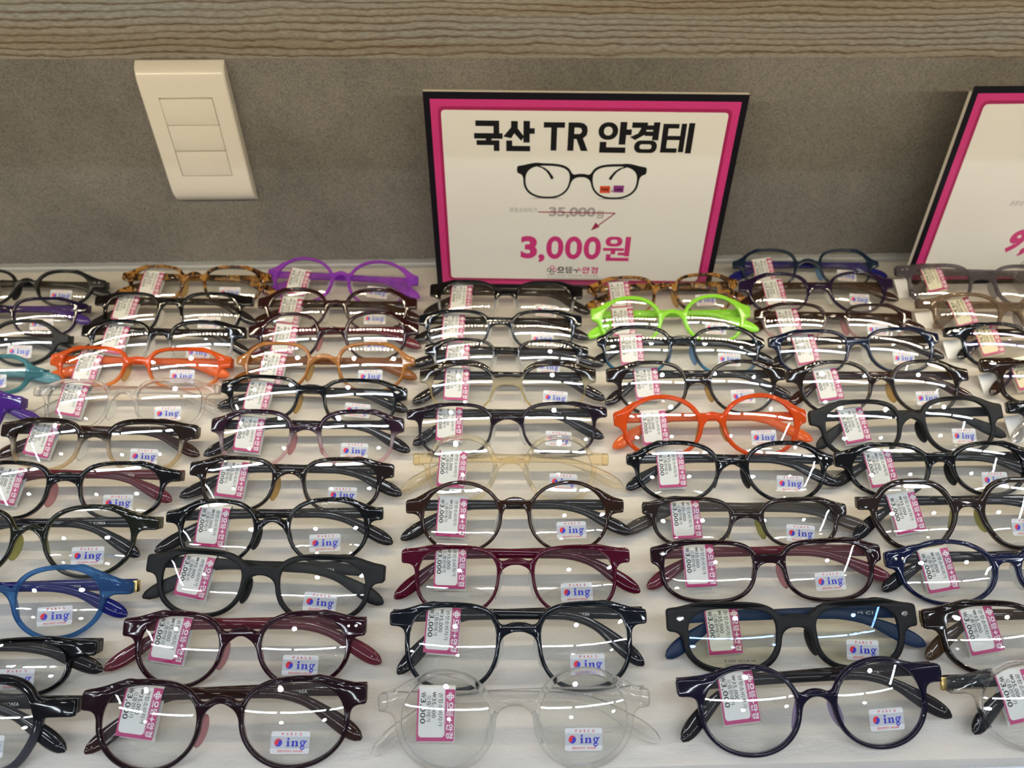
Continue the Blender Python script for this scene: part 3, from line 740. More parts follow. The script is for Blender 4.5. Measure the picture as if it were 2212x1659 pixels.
def ellip(name, c, r, rot, seg_=12):
    bm = bmesh.new(); bmesh.ops.create_uvsphere(bm, u_segments=seg_, v_segments=8, radius=1)
    M = Matrix.Translation(c) @ Matrix.Rotation(rot[2], 4, 'Z') @ Matrix.Rotation(rot[1], 4, 'Y') @ Matrix.Rotation(rot[0], 4, 'X') @ Matrix.Diagonal((*r, 1))
    bmesh.ops.transform(bm, matrix=M, verts=bm.verts); me = bpy.data.meshes.new(name); bm.to_mesh(me); bm.free()
    me.polygons.foreach_set('use_smooth', [True] * len(me.polygons)); return me

# shared price tag and lens sticker
def tag_mesh(price, card_i, name):
    P = Print(); Wt, Ht = 20.0, 26.0
    NS = 8
    for k in range(NS):
        a, b = -Ht * k / NS, -Ht * (k + 1) / NS
        P.poly([(0, b), (Wt, b), (Wt, a), (0, a)], card_i if k < NS - 1 else card_i, 0.0)
    z1, z2 = 0.00008, 0.00016
    for k in range(NS):
        a, b = -Ht * k / NS, -Ht * (k + 1) / NS
        P.rect(0, b, 0.9, a, 2, z1); P.rect(14.9, b, 20.0, a, 2, z1)
    P.rect(0.9, -Ht, 14.9, -Ht + 2.0, 2, z1)
    for cx, s_ in ((0.9, 1), (14.9, -1)):
        P.poly([(cx, -Ht + 1.9)] + [(cx + s_ * 2 * (1 - math.cos(t * PI / 12)), -Ht + 1.9 + 2 * (1 - math.sin(t * PI / 12))) for t in range(7)][::-1], 2, z1)
    g = text('권장소비자가'); P.add(g, fit(g, 11.3, -18.6, 13.8, -1.6, rot=True), 3, z2)
    for pr, x0, x1, y0, y1 in (('35,000', 7.9, 10.1, -14.2, -4.4), (price, 1.6, 4.6, -17.2, -4.6)):
        g = text(pr, 0.0 if x0 > 5 else 0.008); P.add(g, fit(g, x0 - .35, y0, x1, y1, rot=True), 3, z2)
        g = text('W'); P.add(g, fit(g, x0, y1 + .4, x1, y1 + 3.0, rot=True), 3, z2)
        for q in (.42, .66):
            xx = x0 + (x1 - x0) * q; P.rect(xx, y1 + .2, xx + .18, y1 + 3.2, 3, z2)
    g = text('으뜸판매가'); P.add(g, fit(g, 5.0, -16.4, 7.4, -3.0, rot=True), 3, z2)
    clover(P, 17.7, -3.6, 1.9, 0.55, (4, 4, 4, 4), z2)
    y = -6.2
    for ch_ in '으뜸+안경':
        h = 3.6 if ch_ != '+' else 2.8
        glyph(P, ch_, 16.0, y - h, 19.4, y, 4, z2, rot=True); y -= h + .35
    g = text('OPTICAL CHAIN STORE', 0, 1.2); P.add(g, fit(g, 15.2, -23.5, 15.65, -3, rot=True), 4, z2)
    nfront = len(P.v)
    V = []
    for x, y_, z in P.v: V.append((x * mm, y_ * mm, z))
    F_, MI = P.f, P.m
    # fold over the top and the back leaf
    prof = [(0, 0)] + [(0.0019 * math.sin(t * PI / 8), -0.0019 + 0.0019 * math.cos(t * PI / 8)) for t in range(1, 9)] + [(-0.008, -0.0039), (-0.018, -0.0036), (-0.0272, -0.0030)]
    b = len(V)
    for yy, zz_ in prof:
        V.append((0.0004, yy, zz_ - 0.00004)); V.append((Wt * mm + 0.0003, yy, zz_ - 0.00004))
    for k in range(len(prof) - 1):
        F_.append([b + 2 * k, b + 2 * k + 1, b + 2 * k + 3, b + 2 * k + 2]); MI.append(card_i)
    me = mesh(name, [(x - 0.010, y_, z + (0.0011 * math.sin(min(1, -y_ * 60) * PI / 2) - 1.0 * y_ * y_ if y_ < 0 else 0)) for x, y_, z in V], F_, mi=MI)
    for m in (M_WHITE, M_CREAM, M_PINK, M_INK, M_WINK): me.materials.append(m)
    return me
TAG3, TAG9 = tag_mesh('3,000', 0, 'price tag'), tag_mesh('9,900', 1, 'cream price tag')
def sticker_mesh():
    P = Print()
    z0, z1, z2 = 0.0, 0.00005, 0.0001
    P.rrect(-10, -5.6, 10, 5.6, 1.2, 0, z0)
    P.rect(-10, -2.9, 10, 3.0, 1, z1)
    x = -4.6
    for c_ in 'PARIS':
        g = text(c_, 0.01); P.add(g, fit(g, x, 3.5, x + (1.1 if c_ != 'I' else .35), 4.9), 3, z2); x += 2.3
    P.poly(circ(-6.1, 0, 2.0, 14, 20, 200), 3, z2); P.poly(circ(-6.1, 0, 2.0, 14, 200, 380), 2, z2)
    P.poly(circ(-6.1 - .94, -.34, 1.0, 12), 3, z2 + 1e-6); P.poly(circ(-6.1 + .94, .34, 1.0, 12), 2, z2 + 1e-6)
    def R(a, b, c, d): P.rect(a, b, c, d, 2, z2)
    b0 = -1.9                                           # ing in a fat-faced serif
    R(-1.6, b0, -0.5, b0 + 2.7); R(-2.0, b0, -0.1, b0 + .35); R(-2.0, b0 + 2.4, -0.5, b0 + 2.75); P.poly(circ(-1.05, b0 + 3.7, .62, 12), 2, z2)
    R(0.9, b0, 2.0, b0 + 2.7); R(.5, b0, 2.3, b0 + .35); R(.5, b0 + 2.4, 2.0, b0 + 2.75); R(2.9, b0, 4.0, b0 + 2.2); R(2.5, b0, 4.4, b0 + .35)
    P.poly([(2.0, b0 + 2.0), (2.6, b0 + 2.8), (3.4, b0 + 2.8), (4.0, b0 + 2.2), (2.9, b0 + 2.2)], 2, z2)
    P.ring(circ(6.4, b0 + 1.75, 1.35, 14), [(6.4 + .45 * math.cos(2 * PI * k / 14), b0 + 1.75 + .95 * math.sin(2 * PI * k / 14)) for k in range(14)], 2, z2)
    P.ring(circ(6.4, b0 - .55, 1.2, 14), [(6.5 + .7 * math.cos(2 * PI * k / 14), b0 - .65 + .42 * math.sin(2 * PI * k / 14)) for k in range(14)], 2, z2)
    P.poly(circ(8.0, b0 + 2.6, .5, 10), 2, z2)
    g = text('권장소비자가 : W35,000', 0.012); P.add(g, fit(g, -6.3, -4.9, 6.6, -3.5), 3, z2)
    me = sc(P).mesh('lens sticker')
    for m in (M_FILM, M_FILM2, M_BLUE, M_RED): me.materials.append(m)
    return me
STK = sticker_mesh()
def tprint_mesh(body, wid=0.037, h=0.0019):
    P = Print(); g = text(body, 0.0); P.add(g, fit(g, 0, -h / 2, wid, h / 2), 0, 0)
    me = P.mesh('temple lettering'); me.materials.append(M_TPRINT); return me
TPR = [tprint_mesh('MT-%s %s□%s  MADE IN KOREA' % a) for a in (('1459', '52', '18'), ('1464', '50', '18'), ('1435', '53', '19'), ('1382', '49', '18'), ('1263', '52', '18'))]
TPRW = tprint_mesh('WAKUBO  YOUNG SERIES      52□18 145 C1', 0.086)
RIV = None
def rivet_mesh(kind):
    if kind == 'dot': pts = circ(0, 0, .0010, 14)
    elif kind == 'oval': pts = [(.0026 * math.cos(2 * PI * k / 14), .0015 * math.sin(2 * PI * k / 14)) for k in range(14)]
    elif kind == 'bar': pts = rr(-.0028, -.0012, .0028, .0012, .0004, 3)
    else: pts = [(.0026 * math.copysign(abs(math.cos(2 * PI * k / 16)) ** 1.7, math.cos(2 * PI * k / 16)), .0017 * math.copysign(abs(math.sin(2 * PI * k / 16)) ** 1.7, math.sin(2 * PI * k / 16))) for k in range(16)]
    n = len(pts); v = [(x, y, -.0006) for x, y in pts] + [(x, y, .0002) for x, y in pts] + [(x * .6, y * .6, .0005) for x, y in pts]
    f = [list(range(2 * n, 3 * n))] + [[a * n + k, a * n + (k + 1) % n, (a + 1) * n + (k + 1) % n, (a + 1) * n + k] for a in (0, 1) for k in range(n)]
    me = mesh('rivet', v, f); me.materials.append(M_SILVER); return me
RV = {k: rivet_mesh(k) for k in ('dot', 'oval', 'bar', 'diamond')}
HT = None
def hangtag_mesh():
    v = [(0, 0, 0), (.016, 0, 0), (.0175, -.028, 0.002), (.001, -.030, 0.002), (0, 0, -.0006), (.016, 0, -.0006), (.0175, -.028, 0.0014), (.001, -.030, .0014)]
    me = mesh('hang tag', v, [[3, 2, 1, 0], [4, 5, 6, 7], [0, 1, 5, 4], [1, 2, 6, 5], [2, 3, 7, 6], [3, 0, 4, 7]]); me.materials.append(M_WHITE); return me
HTM = hangtag_mesh()
hinge_mesh = None

def eyeglasses(key, row, st, label, group):
    Bx, By, yaw, Wd, yh, H, xc, w = row
    p = dict(W=Wd, yh=yh, H=H, xc=xc, w=w)
    phi = math.radians(50)
    e = empty('eyeglasses', (Bx, By, 0.0014), (math.radians(40), 0, 0))
    e.rotation_mode = 'XYZ'; e.rotation_euler = (math.radians(40), 0, yaw)
    tag(e, label, 'eyeglasses', group)
    # raise the pair so that the lowest point of the rims just rests on the pad
    me, hr, hl, cy = front_mesh(p, st)
    n = len(me.vertices); co = np.empty(n * 3); me.vertices.foreach_get('co', co); co = co.reshape(-1, 3)
    lowest = float((co[:, 1] * math.cos(phi) + co[:, 2] * math.sin(phi)).min()); e.location.z = -lowest + 0.0001
    fr = link('frame_front', me, FM[st['m']], e)
    lm = {'': LENS, 'B': LENSB, 'V': LENSV}[st.get('lens', '')]
    for k, hole in enumerate((hl, hr)):
        lo = link('lens', lens_mesh(hole, p), lm, e)
        if k == 1 and st.get('stk', True):
            sx, sy = xc + random.uniform(-.0015, .0015) + (w * .02), H * .315 + random.uniform(-.0008, .0008)
            z = zwarp(sx, sy, xc, H / 2) + 0.0012
            link('lens_sticker', STK, None, lo, loc=(sx, sy, z), rot=(math.radians(-1.5), math.radians(6), random.uniform(-.07, .05)))
        if st.get('lens') == 'B' and k == 0:
            P_ = Print(); g = text('R-3043  52□18 145'); P_.add(g, fit(g, 0, 0.0028, .0175, .0042), 0)
            g = text('YOUNG SERIES'); P_.add(g, fit(g, 0, 0, .0175, .0017), 0)
            m3 = P_.mesh('lens lettering'); m3.materials.append(M_INK)
            link('lens_lettering', m3, None, lo, loc=(-xc - .0065, H * .105, zwarp(-xc, H * .12, xc, H / 2) + .0009), rot=(math.radians(-7), math.radians(-6), 0))
    zs = zwarp(Wd / 2 - .002, yh, xc, H / 2)
    dth = st['dep'] / 2
    for s, dz in ((-1, 0.0034), (1, 0.0056)):
        x0, x1 = Wd / 2 - 0.0046, Wd / 2 - 0.0003
        bm = box_bm(x0, x1, yh - st['lug'] * .88, yh + st['lug'] * .84, zs - dz, zs - dth * .5, 0.0008, 2)
        if s < 0:
            for v_ in bm.verts: v_.co.x *= -1
            bmesh.ops.reverse_faces(bm, faces=bm.faces)
        m2 = bpy.data.meshes.new('end piece'); bm.to_mesh(m2); bm.free()
        a = m2.attributes.new('lay', 'FLOAT', 'POINT'); a.data.foreach_set('value', [0.5] * len(m2.vertices))
        a = m2.attributes.new('hy', 'FLOAT', 'POINT'); a.data.foreach_set('value', [1.0] * len(m2.vertices))
        m2.polygons.foreach_set('use_smooth', [True] * len(m2.polygons)); m2.set_sharp_from_angle(angle=0.6)
        ep = link('end_piece', m2, FM[st['m']], e)
        if s < 0: ztl = zs - dz - 0.0008
        else: ztr = zs - dz - 0.0018
        if key in ('B9', 'F11') and s == (1 if key == 'B9' else -1):
            hb = box('hinge', x1 - .001 if s > 0 else -x1 - .0022, x1 + .0022 if s > 0 else -x1 + .001, yh - .003, yh + .004, zs - dz, zs - .001, mats=M_GOLD, parent=e, bev=.0003); hb['label'] = 'gold coloured bare hinge'
    zt = {-1: ztl, 1: ztr}
    lift = e.location.z
    tm = TM[st['tm']]
    for s in (-1, 1):
        tt = link('temple', temple_mesh(p, st, zt[s], s, lift), tm, e)
        if s > 0:
            tp = TPRW if key == 'E9' else TPR[st['n'] % len(TPR)]
            link('temple_lettering', tp, None, tt, loc=((-0.034 if key == 'E9' else 0.0055), yh + 0.0006, zt[1] + 0.00175))
    for s in (-1, 1):
        nx = s * (xc - w / 2 + 0.0034)
        link('nose_pad', ellip('nose pad', (nx, H * .42, zwarp(nx, H * .4, xc, H / 2) - 0.0036), (0.0010, 0.0088, 0.0043), (0, s * 0.5, s * 0.24)), PAD_M[st.get('np', 'nose_clear')], e)
    if st.get('riv'):
        kind = st['riv']
        for s in (-1, 1):
            for q in ((-.0021, .0021) if kind == 'dot' else (0,)):
                x = s * (Wd / 2 - (0.0075 if kind != 'bar' else .008)) + q
                link('rivet', RV[kind], None, fr, loc=(x, yh + .0008, zwarp(x, yh, xc, H / 2) + dth + .0001), rot=(0, s * math.radians(14), 0))
    # the folded price tag hangs over the front arm
    tx = -xc + st.get('tagx', -0.006) + random.uniform(-.001, .001)
    if st.get('tag', True):
        tg = link('price_tag', TAG9 if st.get('p9') else TAG3, None, e, loc=(tx, yh + 0.0058, zt[-1] + 0.0022), rot=(math.radians(-4), 0, {'A': -.2, 'B': -.17, 'C': -.12, 'D': -.05, 'E': .04, 'F': .14, 'G': .24}[key[0]] + random.uniform(-.03, .03)))
    if st.get('p9'):
        link('hang_tag', HTM, None, e, loc=(-Wd / 2 + .002, yh - .006, zt[-1] - 0.004), rot=(0.0, 0, 0.12))
    return e

std = dict(t=.0027, dep=.0036, lug=.0040, by=.66, bt=.0020, rise=.0035, m='black', tm='black')
ST = {}
def s_(key, shape, m, tm, **k):
    d = dict(std); d.update(shape=shape, m=m, tm=tm, n=len(ST)); d.update(k); ST[key] = d
P_TABLE = {
'A1':(-0.4569,0.6007,-0.0408,0.1478,0.0250,0.0378,0.0349,0.0544),
'A2':(-0.4556,0.5520,-0.0031,0.1487,0.0279,0.0373,0.0369,0.0590),
'A3':(-0.4538,0.5095,-0.0039,0.1489,0.0248,0.0421,0.0361,0.0581),
'A4':(-0.4540,0.4724,-0.0077,0.1408,0.0187,0.0341,0.0324,0.0533),
'A5':(-0.4469,0.4201,0.0052,0.1374,0.0280,0.0411,0.0304,0.0519),
'B1':(-0.2956,0.5994,-0.0370,0.1459,0.0298,0.0404,0.0362,0.0584),
'B2':(-0.3019,0.5486,-0.0267,0.1460,0.0356,0.0427,0.0356,0.0572),
'B3':(-0.2965,0.5034,-0.0419,0.1449,0.0337,0.0436,0.0349,0.0583),
'B4':(-0.3060,0.4762,-0.0475,0.1553,0.0247,0.0362,0.0386,0.0629),
'B5':(-0.2990,0.4256,-0.0053,0.1473,0.0332,0.0421,0.0356,0.0572),
'B6':(-0.3043,0.3819,-0.0416,0.1489,0.0314,0.0405,0.0365,0.0588),
'B7':(-0.3064,0.3364,-0.0299,0.1574,0.0314,0.0415,0.0380,0.0611),
'B8':(-0.3083,0.2882,-0.0127,0.1622,0.0346,0.0476,0.0372,0.0604),
'B9':(-0.3054,0.2443,-0.0035,0.1549,0.0299,0.0445,0.0339,0.0567),
'B10':(-0.3104,0.2091,-0.0131,0.1497,0.0260,0.0333,0.0339,0.0566),
'B11':(-0.3064,0.1652,-0.0154,0.1541,0.0338,0.0519,0.0335,0.0547),
'C1':(-0.1545,0.5953,-0.1050,0.1490,0.0302,0.0475,0.0371,0.0610),
'C2':(-0.1506,0.5513,-0.0306,0.1485,0.0294,0.0434,0.0361,0.0598),
'C3':(-0.1461,0.5073,0.0068,0.1503,0.0302,0.0465,0.0370,0.0565),
'C4':(-0.1476,0.4680,-0.0311,0.1514,0.0278,0.0433,0.0388,0.0593),
'C5':(-0.1523,0.4313,-0.0835,0.1522,0.0269,0.0374,0.0384,0.0613),
'C6':(-0.1467,0.3817,-0.0253,0.1464,0.0331,0.0448,0.0370,0.0597),
'C7':(-0.1505,0.3398,-0.0384,0.1465,0.0304,0.0397,0.0360,0.0579),
'C8':(-0.1520,0.2952,-0.0068,0.1450,0.0327,0.0443,0.0357,0.0561),
'C9':(-0.1513,0.2546,-0.0788,0.1519,0.0311,0.0418,0.0375,0.0617),
'C10':(-0.1516,0.2111,-0.0204,0.1418,0.0335,0.0432,0.0353,0.0553),
'C11':(-0.1504,0.1655,0.0011,0.1525,0.0362,0.0471,0.0378,0.0602),
'D1':(0.0065,0.5601,-0.0472,0.1445,0.0339,0.0434,0.0356,0.0585),
'D2':(0.0011,0.5197,-0.0317,0.1471,0.0301,0.0390,0.0371,0.0601),
'D3':(0.0056,0.4837,-0.0489,0.1415,0.0249,0.0346,0.0355,0.0558),
'D4':(0.0064,0.4370,-0.0250,0.1446,0.0330,0.0457,0.0364,0.0558),
'D5':(0.0056,0.3901,-0.0040,0.1550,0.0339,0.0421,0.0386,0.0606),
'D6':(0.0068,0.3435,-0.0250,0.1416,0.0323,0.0498,0.0353,0.0529),
'D7':(0.0089,0.3012,-0.0176,0.1479,0.0311,0.0485,0.0359,0.0560),
'D8':(0.0082,0.2546,-0.0193,0.1446,0.0360,0.0430,0.0358,0.0569),
'D9':(0.0087,0.2051,-0.0131,0.1501,0.0405,0.0499,0.0373,0.0585),
'D10':(0.0055,0.1620,-0.0030,0.1460,0.0346,0.0517,0.0365,0.0545),
'E1':(0.1599,0.5714,0.0485,0.1463,0.0308,0.0408,0.0373,0.0612),
'E2':(0.1582,0.5256,0.0149,0.1464,0.0308,0.0469,0.0379,0.0576),
'E3':(0.1572,0.4828,-0.0401,0.1449,0.0305,0.0439,0.0376,0.0616),
'E4':(0.1613,0.4334,-0.0032,0.1474,0.0344,0.0455,0.0356,0.0584),
'E5':(0.1619,0.3851,-0.0003,0.1486,0.0316,0.0495,0.0374,0.0612),
'E6':(0.1657,0.3411,-0.0245,0.1500,0.0314,0.0449,0.0380,0.0623),
'E7':(0.1655,0.3021,-0.0286,0.1393,0.0264,0.0346,0.0353,0.0569),
'E8':(0.1692,0.2600,-0.0059,0.1479,0.0299,0.0393,0.0374,0.0630),
'E9':(0.1718,0.2133,0.0029,0.1493,0.0306,0.0408,0.0365,0.0601),
'E10':(0.1694,0.1677,0.0389,0.1478,0.0364,0.0477,0.0357,0.0555),
'F1':(0.3103,0.6153,-0.0239,0.1467,0.0265,0.0412,0.0373,0.0564),
'F2':(0.3072,0.5710,0.0069,0.1497,0.0302,0.0421,0.0370,0.0593),
'F3':(0.3065,0.5276,-0.0402,0.1436,0.0260,0.0366,0.0359,0.0592),
'F4':(0.3104,0.4810,0.0184,0.1502,0.0314,0.0410,0.0373,0.0643),
'F5':(0.3098,0.4293,-0.0095,0.1493,0.0337,0.0462,0.0357,0.0600),
'F6':(0.3149,0.3829,0.0311,0.1521,0.0332,0.0458,0.0371,0.0635),
'F7':(0.3179,0.3432,-0.0036,0.1480,0.0287,0.0405,0.0356,0.0604),
'F8':(0.3147,0.2961,-0.0059,0.1444,0.0326,0.0490,0.0354,0.0562),
'F9':(0.3188,0.2549,-0.0056,0.1469,0.0285,0.0414,0.0359,0.0606),
'F10':(0.3231,0.2084,-0.0021,0.1491,0.0320,0.0429,0.0364,0.0591),
'F11':(0.3229,0.1654,0.0075,0.1596,0.0346,0.0480,0.0364,0.0574),
'G1':(0.4681,0.5783,-0.0461,0.1587,0.0372,0.0435,0.0388,0.0621),
'G2':(0.4685,0.5286,-0.0319,0.1627,0.0334,0.0436,0.0369,0.0624),
'G3':(0.4712,0.4835,-0.0266,0.1572,0.0347,0.0428,0.0363,0.0592),
'G4':(0.4769,0.4364,-0.0145,0.1525,0.0360,0.0393,0.0362,0.0578),
'G5':(0.4660,0.3805,-0.0156,0.1457,0.0387,0.0436,0.0348,0.0553),
}
# key, shape, front material, arm material, extras
s_('A1', 'PT', 'satin', 'satin', riv='dot', np='nose_black', by=.62)
s_('A2', 'RC', 'dkpurple', 'purple2', np='nose_lilac', t=.0024)
s_('A3', 'PT', 'matte', 'satin', np='nose_black')
s_('A4', 'RC', 'teal', 'teal', np='nose_blue')
s_('A5', 'SQ', 'deeppurple', 'purple2', t=.0036, lug=.0055)
s_('B1', 'SQ', 'tort', 'tort', np='nose_amber', by=.70)
s_('B2', 'SQ', 'black', 'smoke', t=.0026, lug=.0048, by=.72)
s_('B3', 'SQ', 'blkclr', 'smoke', lug=.0052, by=.68, t=.0026, tt=.0034)
s_('B4', 'RC', 'orange', 'orange', np='nose_amber', lug=.0050, by=.66, bt=.0026, rise=.001)
s_('B5', 'SQ', 'clear', 'clear', by=.68)
s_('B6', 'SQ', 'brnclr', 'brown', tt=.0042, lug=.0056, by=.68, rise=.001, bt=.0026)
s_('B7', 'SQ', 'blkwine', 'wine', np='nose_pink', by=.72, bt=.0032, rise=.0005)
s_('B8', 'PT', 'blkolive', 'black', np='nose_olive', by=.62, rise=.004)
s_('B9', 'PT', 'blue', 'navy', np='nose_blue', by=.62)
s_('B10', 'SQ', 'black', 'smoke', by=.7, bt=.003, rise=.001)
s_('B11', 'OC', 'blkgrey', 'black', t=.0042, by=.6)
s_('C1', 'R', 'purple', 'purple', by=.60, rise=.004, lug=.0044)
s_('C2', 'PT', 'brnwine', 'brown', tt=.0036, by=.60, lug=.0050)
s_('C3', 'PT', 'dkwine', 'wine', np='nose_pink', by=.58, lug=.0052)
s_('C4', 'SQ', 'amber', 'amber', np='nose_amber', by=.64, rise=.003, t=.0025, lug=.0034)
s_('C5', 'RC', 'blkcream', 'smoke', np='nose_amber', riv='diamond', by=.74, bt=.0032, rise=0.0, lug=.0052)
s_('C6', 'SQ', 'plumclr', 'smoke', np='nose_pink', by=.68, lug=.0055, tt=.0034, rise=.001, bt=.0026)
s_('C7', 'SQ', 'blkamber', 'smoke', np='nose_amber', by=.70, lug=.0050, rise=.0015)
s_('C8', 'PT', 'black', 'smoke', np='nose_black', by=.60, rise=.004)
s_('C9', 'SQ', 'matte', 'matte', np='nose_black', by=.72, bt=.0032, rise=.0005, t=.0032, lug=.0056)
s_('C10', 'PT', 'wine', 'wine', np='nose_pink', riv='dot', by=.66, bt=.0026, lug=.0050)
s_('C11', 'PT', 'wine2', 'brown', np='nose_pink', by=.70, lug=.0052)
s_('D1', 'SQ', 'blkclr', 'smoke', by=.72, bt=.0028, rise=.0005, lug=.0062, tt=.0034, t=.0024)
s_('D2', 'SQ', 'bluish', 'smoke', by=.72, bt=.0034, rise=0, lug=.0050)
s_('D3', 'SQ', 'blkclr', 'smoke', by=.70, rise=.0005, lug=.0045, t=.0022, bt=.0024)
s_('D4', 'PT', 'browline', 'smoke', np='nose_clear', by=.60, bt=.0034, rise=.0005, t=.0018, tt=.0052, lug=.0058)
s_('D5', 'SQ', 'plum', 'smoke', by=.68, rise=.002, lug=.0040, t=.0024)
s_('D6', 'OC', 'champ', 'champ', t=.0034, by=.60, rise=.0015, bt=.0024)
s_('D7', 'R', 'brown', 'smoke', by=.66, rise=.003, bt=.0026, lug=.0046, t=.0024)
s_('D8', 'SQ', 'red', 'red', by=.74, rise=.001, lug=.0044, t=.0024)
s_('D9', 'SQ', 'bluish', 'black', by=.70, rise=.001, bt=.0026, lug=.0042, t=.0028)
s_('D10', 'R', 'clear', 'clear', by=.64, rise=.002, lug=.0046, t=.0034)
s_('E1', 'SQ', 'tort', 'tort', np='nose_amber', by=.70, rise=.001, bt=.003)
s_('E2', 'R', 'green', 'green', by=.58, rise=.004, t=.0032, lug=.0056)
s_('E3', 'SQ', 'blkteal', 'black', np='nose_blue', by=.72, bt=.0034, rise=0)
s_('E4', 'PT', 'blkamber', 'smoke', np='nose_amber', by=.62, bt=.0030, rise=.001, lug=.0058)
s_('E5', 'R', 'orange2', 'orange', np='nose_amber', by=.60, rise=.003, bt=.0028, t=.0032, lug=.0054)
s_('E6', 'PT', 'black', 'black', np='nose_black', riv='dot', by=.62, rise=.0025, bt=.0028, t=.003)
s_('E7', 'SQ', 'dkgrey', 'greyt', np='nose_olive', by=.66, rise=.0, bt=.0026, t=.0026)
s_('E8', 'RC', 'wine2', 'wine', riv='diamond', np='nose_pink', by=.70, rise=0.0, bt=.003, lug=.0052)
s_('E9', 'RC', 'matte', 'bluematte', np='nose_black', riv='oval', lens='B', by=.72, rise=0.0, bt=.0036, t=.0036, lug=.0066)
s_('E10', 'R', 'purplelilac', 'smoke', np='nose_lilac', by=.60, rise=.0028, t=.0026, lug=.0046)
s_('F1', 'SQ', 'inkblue', 'navy', np='nose_blue', by=.60, rise=.004, t=.0024, lug=.0034)
s_('F2', 'PT', 'violet', 'brown', np='nose_clear', by=.62, rise=.001, bt=.0028, lug=.0052)
s_('F3', 'SQ', 'brnpink', 'brown', np='nose_pink', by=.64, rise=.001, lug=.0048, t=.0024)
s_('F4', 'SQ', 'navy', 'smoke', np='nose_clear', by=.70, rise=.0005, bt=.0030, lug=.0046)
s_('F5', 'PT', 'blkamber', 'brown', np='nose_amber', by=.64, rise=.002, lug=.0052)
s_('F6', 'SQ', 'matte', 'matte', np='nose_black', by=.66, rise=.002, bt=.0026, t=.0032, lug=.0060)
s_('F7', 'PT', 'black', 'smoke', np='nose_black', by=.72, rise=0, bt=.0036, t=.0030, lug=.0056)
s_('F8', 'OC', 'dkgrey', 'black', np='nose_olive', t=.0034, by=.64, rise=.001, bt=.003)
s_('F9', 'R', 'navyclr', 'black', riv='dot', by=.70, np='nose_clear', bt=.003, rise=.0005, lug=.0052)
s_('F10', 'SQ', 'blkamber', 'umber', by=.70, lug=.0056, t=.003)
s_('F11', 'R', 'clear', 'black', by=.66, lug=.0040, stk=False)
s_('G1', 'SQ', 'grey', 'grey', riv='dot', np='nose_grey', p9=True, by=.70, bt=.003, rise=0, t=.003, lug=.0052, stk=False)
s_('G2', 'PT', 'beige', 'beige', riv='bar', np='nose_grey', p9=True, by=.62, rise=.002, bt=.003, t=.003, stk=False)
s_('G3', 'PT', 'black', 'black', riv='bar', np='nose_black', p9=True, lens='V', by=.68, stk=False, lug=.0046)
s_('G4', 'SQ', 'brnclr2', 'brown', riv='bar', p9=True, lens='V', by=.70, stk=False, lug=.0062, t=.0034)
s_('G5', 'PT', 'blackclr', 'clear', riv='bar', p9=True, lens='V', by=.68, stk=False, lug=.0050)

